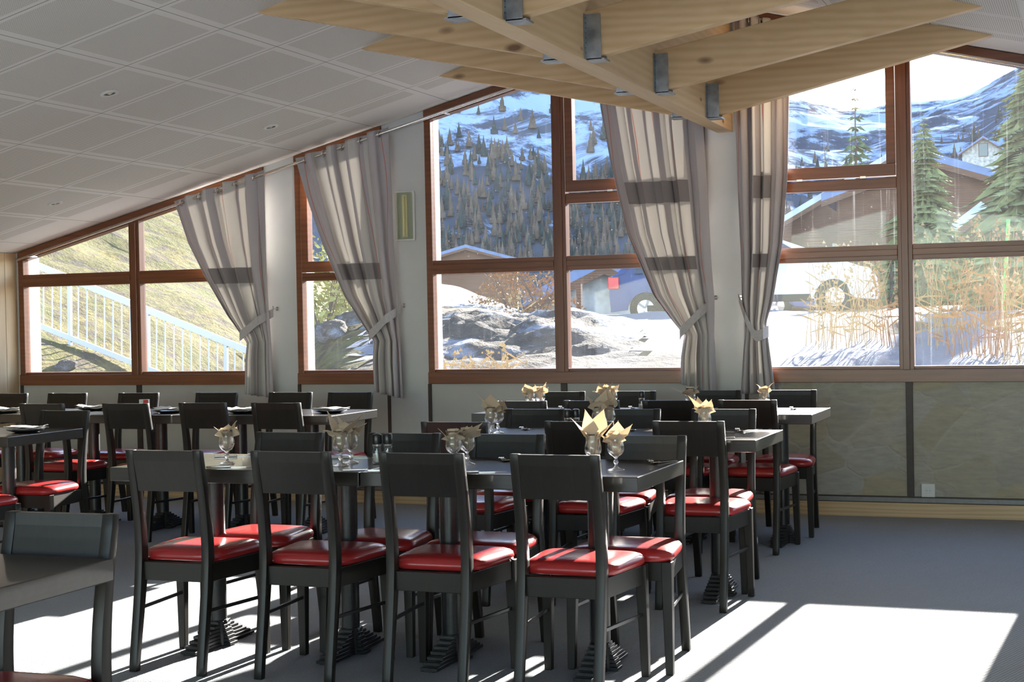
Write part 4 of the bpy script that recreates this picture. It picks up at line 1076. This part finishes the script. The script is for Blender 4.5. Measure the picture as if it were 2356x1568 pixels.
M['car_blue'].node_tree.nodes['Principled BSDF'].inputs['Roughness'].default_value = .4
def car(px_front, dist, length, zg, rz, paint, label, name='car'):
    """nose to the right; origin on the ground under the nose."""
    P = atd(px_front, 716, dist); e = empty(name, (P.x, P.y, zg), rz); L = length
    side = [(0, .32), (-.04, .62), (-.18, .80), (-.75, .93), (-1.15, .97), (-1.75, 1.38), (-2.1, 1.47), (-3.1, 1.46), (-3.5, 1.36), (-3.75, 1.02), (-L+.05, .95), (-L, .62), (-L+.03, .32)]
    xw = (-.78, -L+.72); R = .36
    def arch(xc): return [(xc-R*cos(a), .28+R*sin(a)) for a in [pi*i/12 for i in range(13)]]
    low = [(-L+.03, .24)] + arch(xw[1]) + arch(xw[0]) + [(-.02, .24)]
    poly = side + low
    m = MB(); n = len(poly)
    secs = [(-.84, .0), (-.78, 1), (.78, 1), (.84, 0)]
    def sec(y):
        out = []
        for x, z in poly:
            ins = 0
            if z > .95: ins = (z-.95)*.34
            out.append((x, y*(1-ins/.84), z))
        return out
    rings = [sec(-.84), sec(-.80), sec(.80), sec(.84)]
    rings[0] = [(x*.995-.01, y, z if z < .3 else z-.02) for x, y, z in rings[0]]; rings[3] = [(x*.995-.01, y, z if z < .3 else z-.02) for x, y, z in rings[3]]
    m.loft(rings, cap=False)
    bmx = m.build('body', M[paint], e, fix=False)
    bm = bmesh.new(); bm.from_mesh(bmx.data); bm.verts.ensure_lookup_table()
    for k in (0, 3):
        f = bm.faces.new([bm.verts[k*n+i] for i in range(n)])
    bmesh.ops.triangulate(bm, faces=[f for f in bm.faces if len(f.verts) > 4]); bmesh.ops.recalc_face_normals(bm, faces=bm.faces); bm.to_mesh(bmx.data); bm.free()
    smooth_by_angle(bmx, 35)
    for s_ in (-1, 1):
        def wy(z): return s_*(.84*(1-(z-.95)*.34/.84)+.004)
        for pts in ([(-1.22, .99), (-1.78, 1.34), (-2.12, 1.40), (-2.12, .99)], [(-2.18, .99), (-2.18, 1.40), (-3.0, 1.39), (-3.42, 1.28), (-3.55, .99)]):
            vs = [(x, wy(z), z) for x, z in pts]+[(x, wy(z)-s_*.02, z) for x, z in pts]; k = len(pts)
            MB().add(vs, [tuple(range(k)), tuple(range(2*k-1, k-1, -1))]+[(i, (i+1) % k, k+(i+1) % k, k+i) for i in range(k)]).build('side_window', M['car_glass'], e)
        MB().box(-L+.35+.4, -1.2, s_*.842-.01, s_*.842+.012, .24, .36).build('sill_trim', M['rubber'], e)
        for x in xw:
            rot = []
            for rr, yy in ((.17, -.09), (.30, -.09), (.315, -.06), (.315, .06), (.30, .09), (.17, .09)):
                rot.append([(x+rr*cos(2*pi*i/24), s_*.74+yy, .30+rr*sin(2*pi*i/24)) for i in range(24)])
            t_ = MB().loft(rot, cap=False).build('tyre', M['rubber'], e, smooth=True)
            hb = MB(); hb.loft([[(x+rr*cos(2*pi*i/24), s_*.74+s_*yy, .30+rr*sin(2*pi*i/24)) for i in range(24)] for rr, yy in ((.19, .05), (.19, .075), (.03, .085))])
            for q in range(5):
                a = 2*pi*q/5; hb.bar((x, s_*.74+s_*.08, .30), (x+.17*cos(a), s_*.74+s_*.095, .30+.17*sin(a)), .05, .02, (0, 1, 0))
            hb.build('rim', M['rim'], t_)
        MB().box(-L-.012, -L+.20, s_*.62-.2*0-.14, s_*.62+.225*1-.0 if s_ > 0 else s_*.62+.14, .70, .93).build('tail_lamp', M['tail_red'], e, bevel=.01) if s_ > 0 else MB().box(-L-.012, -L+.20, -.855, -.52, .70, .93).build('tail_lamp', M['tail_red'], e, bevel=.01)
        MB().box(-.16, .0, s_*.66-.14, s_*.66+.14, .56, .72).build('head_lamp', M['glass'], e, bevel=.01)
    tag(e, label, 'car'); return e
cw = car(2024, 28, 3.95, 1.33, radians(8), 'car_white', 'white hatchback parked behind the dry stalks, nose to the right')
cb = car(1405+int(4.05*3538/31), 31, 4.05, 1.20, radians(16), 'car_blue', 'dark blue hatchback with a red tail lamp, partly hidden by the curtain')

# railing down the hillside
r0, r1 = atd(60, 600, 21.5), atd(600, 818, 21.5)
b0, b1 = atd(60, 748, 21.5), atd(600, 962, 21.5)
rl = empty('stair_railing', (r0.x, r0.y, b0.z))
def loc(p): return Vector(p)-Vector((r0.x, r0.y, b0.z))
MB().bar(loc(r0), loc(r1), .07, .09).build('handrail', M['rail_white'], rl)
MB().bar(loc(b0)+Vector((0, 0, .07)), loc(b1)+Vector((0, 0, .07)), .06, .07).build('bottom_rail', M['rail_white'], rl)
nb = 27
for k in range(1, nb):
    q = k/nb; a = loc(r0).lerp(loc(r1), q); b = loc(b0).lerp(loc(b1), q); thick = .05 if k % 9 == 5 else .016
    MB().bar(b if thick < .03 else b-Vector((0, 0, .5)), a, thick, thick, (0, 1, 0)).build('baluster' if thick < .03 else 'post', M['rail_white'], rl)
tag(rl, 'white metal railing stepping down the grassy hillside', 'railing')
# boulders and shrubs
def boulder(px, py, dist, s, mat, label, seed):
    P = atd(px, py, dist); bm = bmesh.new(); bmesh.ops.create_icosphere(bm, subdivisions=3, radius=s)
    for v in bm.verts: v.co *= 1+.35*fb(v.co.x/s+seed, v.co.y/s, v.co.z/s); v.co.z *= .65
    me = bpy.data.meshes.new('boulder'); bm.to_mesh(me); bm.free(); me.materials.append(M[mat])
    for p in me.polygons: p.use_smooth = True
    o = bpy.data.objects.new('boulder', me); COL.objects.link(o); o.location = (P.x, P.y, H(P.x, P.y)+s*.2); tag(o, label, 'rock', 'boulders outside')
boulder(150, 770, 20.5, .15, 'mound', 'grey boulder on the hillside behind the railing', 1)
boulder(272, 830, 19, .2, 'snow', 'snow-capped boulder in the lower middle of the leftmost window', 2)
boulder(765, 785, 19, .22, 'mound', 'brown rock poking from snow, seen beside the second curtain', 3)
boulder(812, 768, 20, .22, 'mound', 'flat dark rock in the snow behind the second curtain edge', 4)
boulder(1120, 742, 21, .25, 'mound', 'long low rock on top of the rubble mound', 5)
def shrub(px, py, dist, rad, h, mat, label, seed, n=420, leaf=.05):
    P = atd(px, py, dist); rnd = random.Random(seed); g = H(P.x, P.y); e = empty('shrub', (P.x, P.y, g)); m = MB()
    for i in range(n):
        a = rnd.random()*2*pi; q = rnd.random()**.5; z = rnd.random(); r = rad*q*(1-.5*z)
        c = Vector((r*cos(a), r*sin(a), h*(.1+.9*z)*(1-.35*q))); d = Vector((rnd.uniform(-1, 1), rnd.uniform(-1, 1), rnd.uniform(-.3, 1))).normalized(); s = d.cross(Vector((rnd.random(), 1, .3))).normalized()
        l_ = leaf*rnd.uniform(.6, 1.5); m.add([c, c+d*l_+s*l_*.4, c+d*l_*2, c+d*l_-s*l_*.4], [(0, 1, 2, 3)])
    m.build('leaves', M[mat], e, fix=False)
    st = MB()
    for i in range(9):
        a = rnd.random()*6.3; st.tube([(0, 0, -.1), (rad*.3*cos(a), rad*.3*sin(a), h*.5), (rad*.6*cos(a), rad*.6*sin(a), h*.8)], .014, 5, .004)
    st.build('stems', M['bark'], e); tag(e, label, 'shrub'); return e
shrub(745, 730, 21, .85, 1.5, 'bush', 'yellow-green bush behind the second window', 1, 900)
shrub(812, 740, 22, .7, 1.0, 'bush', 'lower yellow-green bush beside the tied second curtain', 2, 700)
shrub(1245, 735, 30, .9, 1.1, 'rust_straw', 'rusty brown bare bush left of the farmhouse roof', 3, 700, .04)
shrub(1170, 700, 38, 1.1, 1.2, 'rust_straw', 'reddish bare bush on the snowfield', 4, 700, .05)
rl_ = random.Random(3)
def stalks(px, dist, n, h, spread, mat, label, seed):
    P = atd(px, 716, dist); rnd = random.Random(seed); g = H(P.x, P.y); e = empty('dry_grass_tuft', (P.x, P.y, g-.05)); st = MB(); hd = MB()
    for i in range(int(n*.72)):
        a = rnd.random()*6.3; r = spread*rnd.random()**.7; x, y = r*cos(a), r*sin(a); hh = h*rnd.uniform(.45, 1.1); lx, ly = rnd.gauss(0, .18)*hh, rnd.gauss(0, .18)*hh
        pts = [(x, y, 0), (x+lx*.3, y+ly*.3, hh*.5), (x+lx, y+ly, hh)]
        st.tube(pts, .0045, 4, .002)
        if rnd.random() < .6:
            for q in range(8):
                c = Vector(pts[2])+Vector((rnd.gauss(0, .022), rnd.gauss(0, .022), rnd.uniform(-.12, .05))); s = rnd.uniform(.010, .022)
                hd.add([c+Vector((s, 0, 0)), c+Vector((-s*.6, s, 0)), c+Vector((-s*.6, -s, 0)), c+Vector((0, 0, s*1.6))], [(0, 1, 3), (1, 2, 3), (2, 0, 3), (0, 2, 1)])
        for q in range(2):
            f_ = rnd.uniform(.2, .7); b = Vector((x+lx*f_*.8, y+ly*f_*.8, hh*f_)); d = Vector((rnd.gauss(0, .09), rnd.gauss(0, .09), rnd.uniform(-.02, .10)))
            hd.add([b, b+d+Vector((0, 0, .012)), b+d*1.8, b+d-Vector((0, 0, .008))], [(0, 1, 2, 3)])
    st.build('stems', M[mat], e); hd.build('seed_heads', M['straw'] if mat == 'straw' else M[mat], e, fix=False)
    tag(e, label, 'dry grass', 'dry grass tufts outside'); return e
GT = [(1888, 15.5, 16, .95, .22, 'straw', 'thin straw tuft in front of the white car door'), (1935, 15, 26, 1.05, .26, 'straw', 'straw tuft in front of the white car wheel, left side'), (1985, 15.4, 24, .95, .26, 'straw', 'straw tuft in front of the white car bonnet'),
      (2045, 15, 14, .95, .12, 'rust_straw', 'narrow rusty stalks left of the right window mullion'), (2130, 15, 26, .95, .3, 'straw', 'straw tuft just right of the right window mullion'), (2180, 14.6, 20, 1.15, .25, 'straw', 'tall leaning straw tuft in the lower right pane'),
      (2250, 14, 46, 1.1, .3, 'rust_straw', 'dense rusty tuft in the middle of the lower right pane'), (2312, 14.3, 34, 1.2, .28, 'rust_straw', 'rusty tuft beside the green stake'), (2350, 13.5, 30, 1.2, .25, 'straw', 'straw tuft at the right picture edge'),
      (1010, 13.6, 22, .45, .35, 'straw', 'short straw tuft at the left foot of the rubble mound'), (1095, 14.2, 30, .35, .5, 'straw', 'short straw tuft in front of the rubble mound'), (1180, 21, 20, .5, .5, 'straw', 'sparse grass on top of the rubble mound')]
for k, a in enumerate(GT): stalks(*a, 60+k)
for k, (px, py, dist, s) in enumerate([(2270, 800, 12.6, .12), (2210, 835, 12.2, .1), (1890, 805, 12.8, .12), (2340, 815, 12.5, .14)]):
    boulder(px, py, dist, s, 'mound', 'clod of earth in the snow, ' + ['right of centre in the lower right pane', 'nearest the sill in the lower right pane', 'below the white car', 'at the right picture edge'][k], 20+k)
A, B = atd(2320, 505, 19), atd(2304, 722, 19)
o = MB().tube([tuple(Vector((B.x, B.y, H(B.x, B.y)-.2))), tuple(A)], .022, 8).build('marker_stake', M['green_stake']); tag(o, 'bright green marker stake in the snow at right', 'stake')
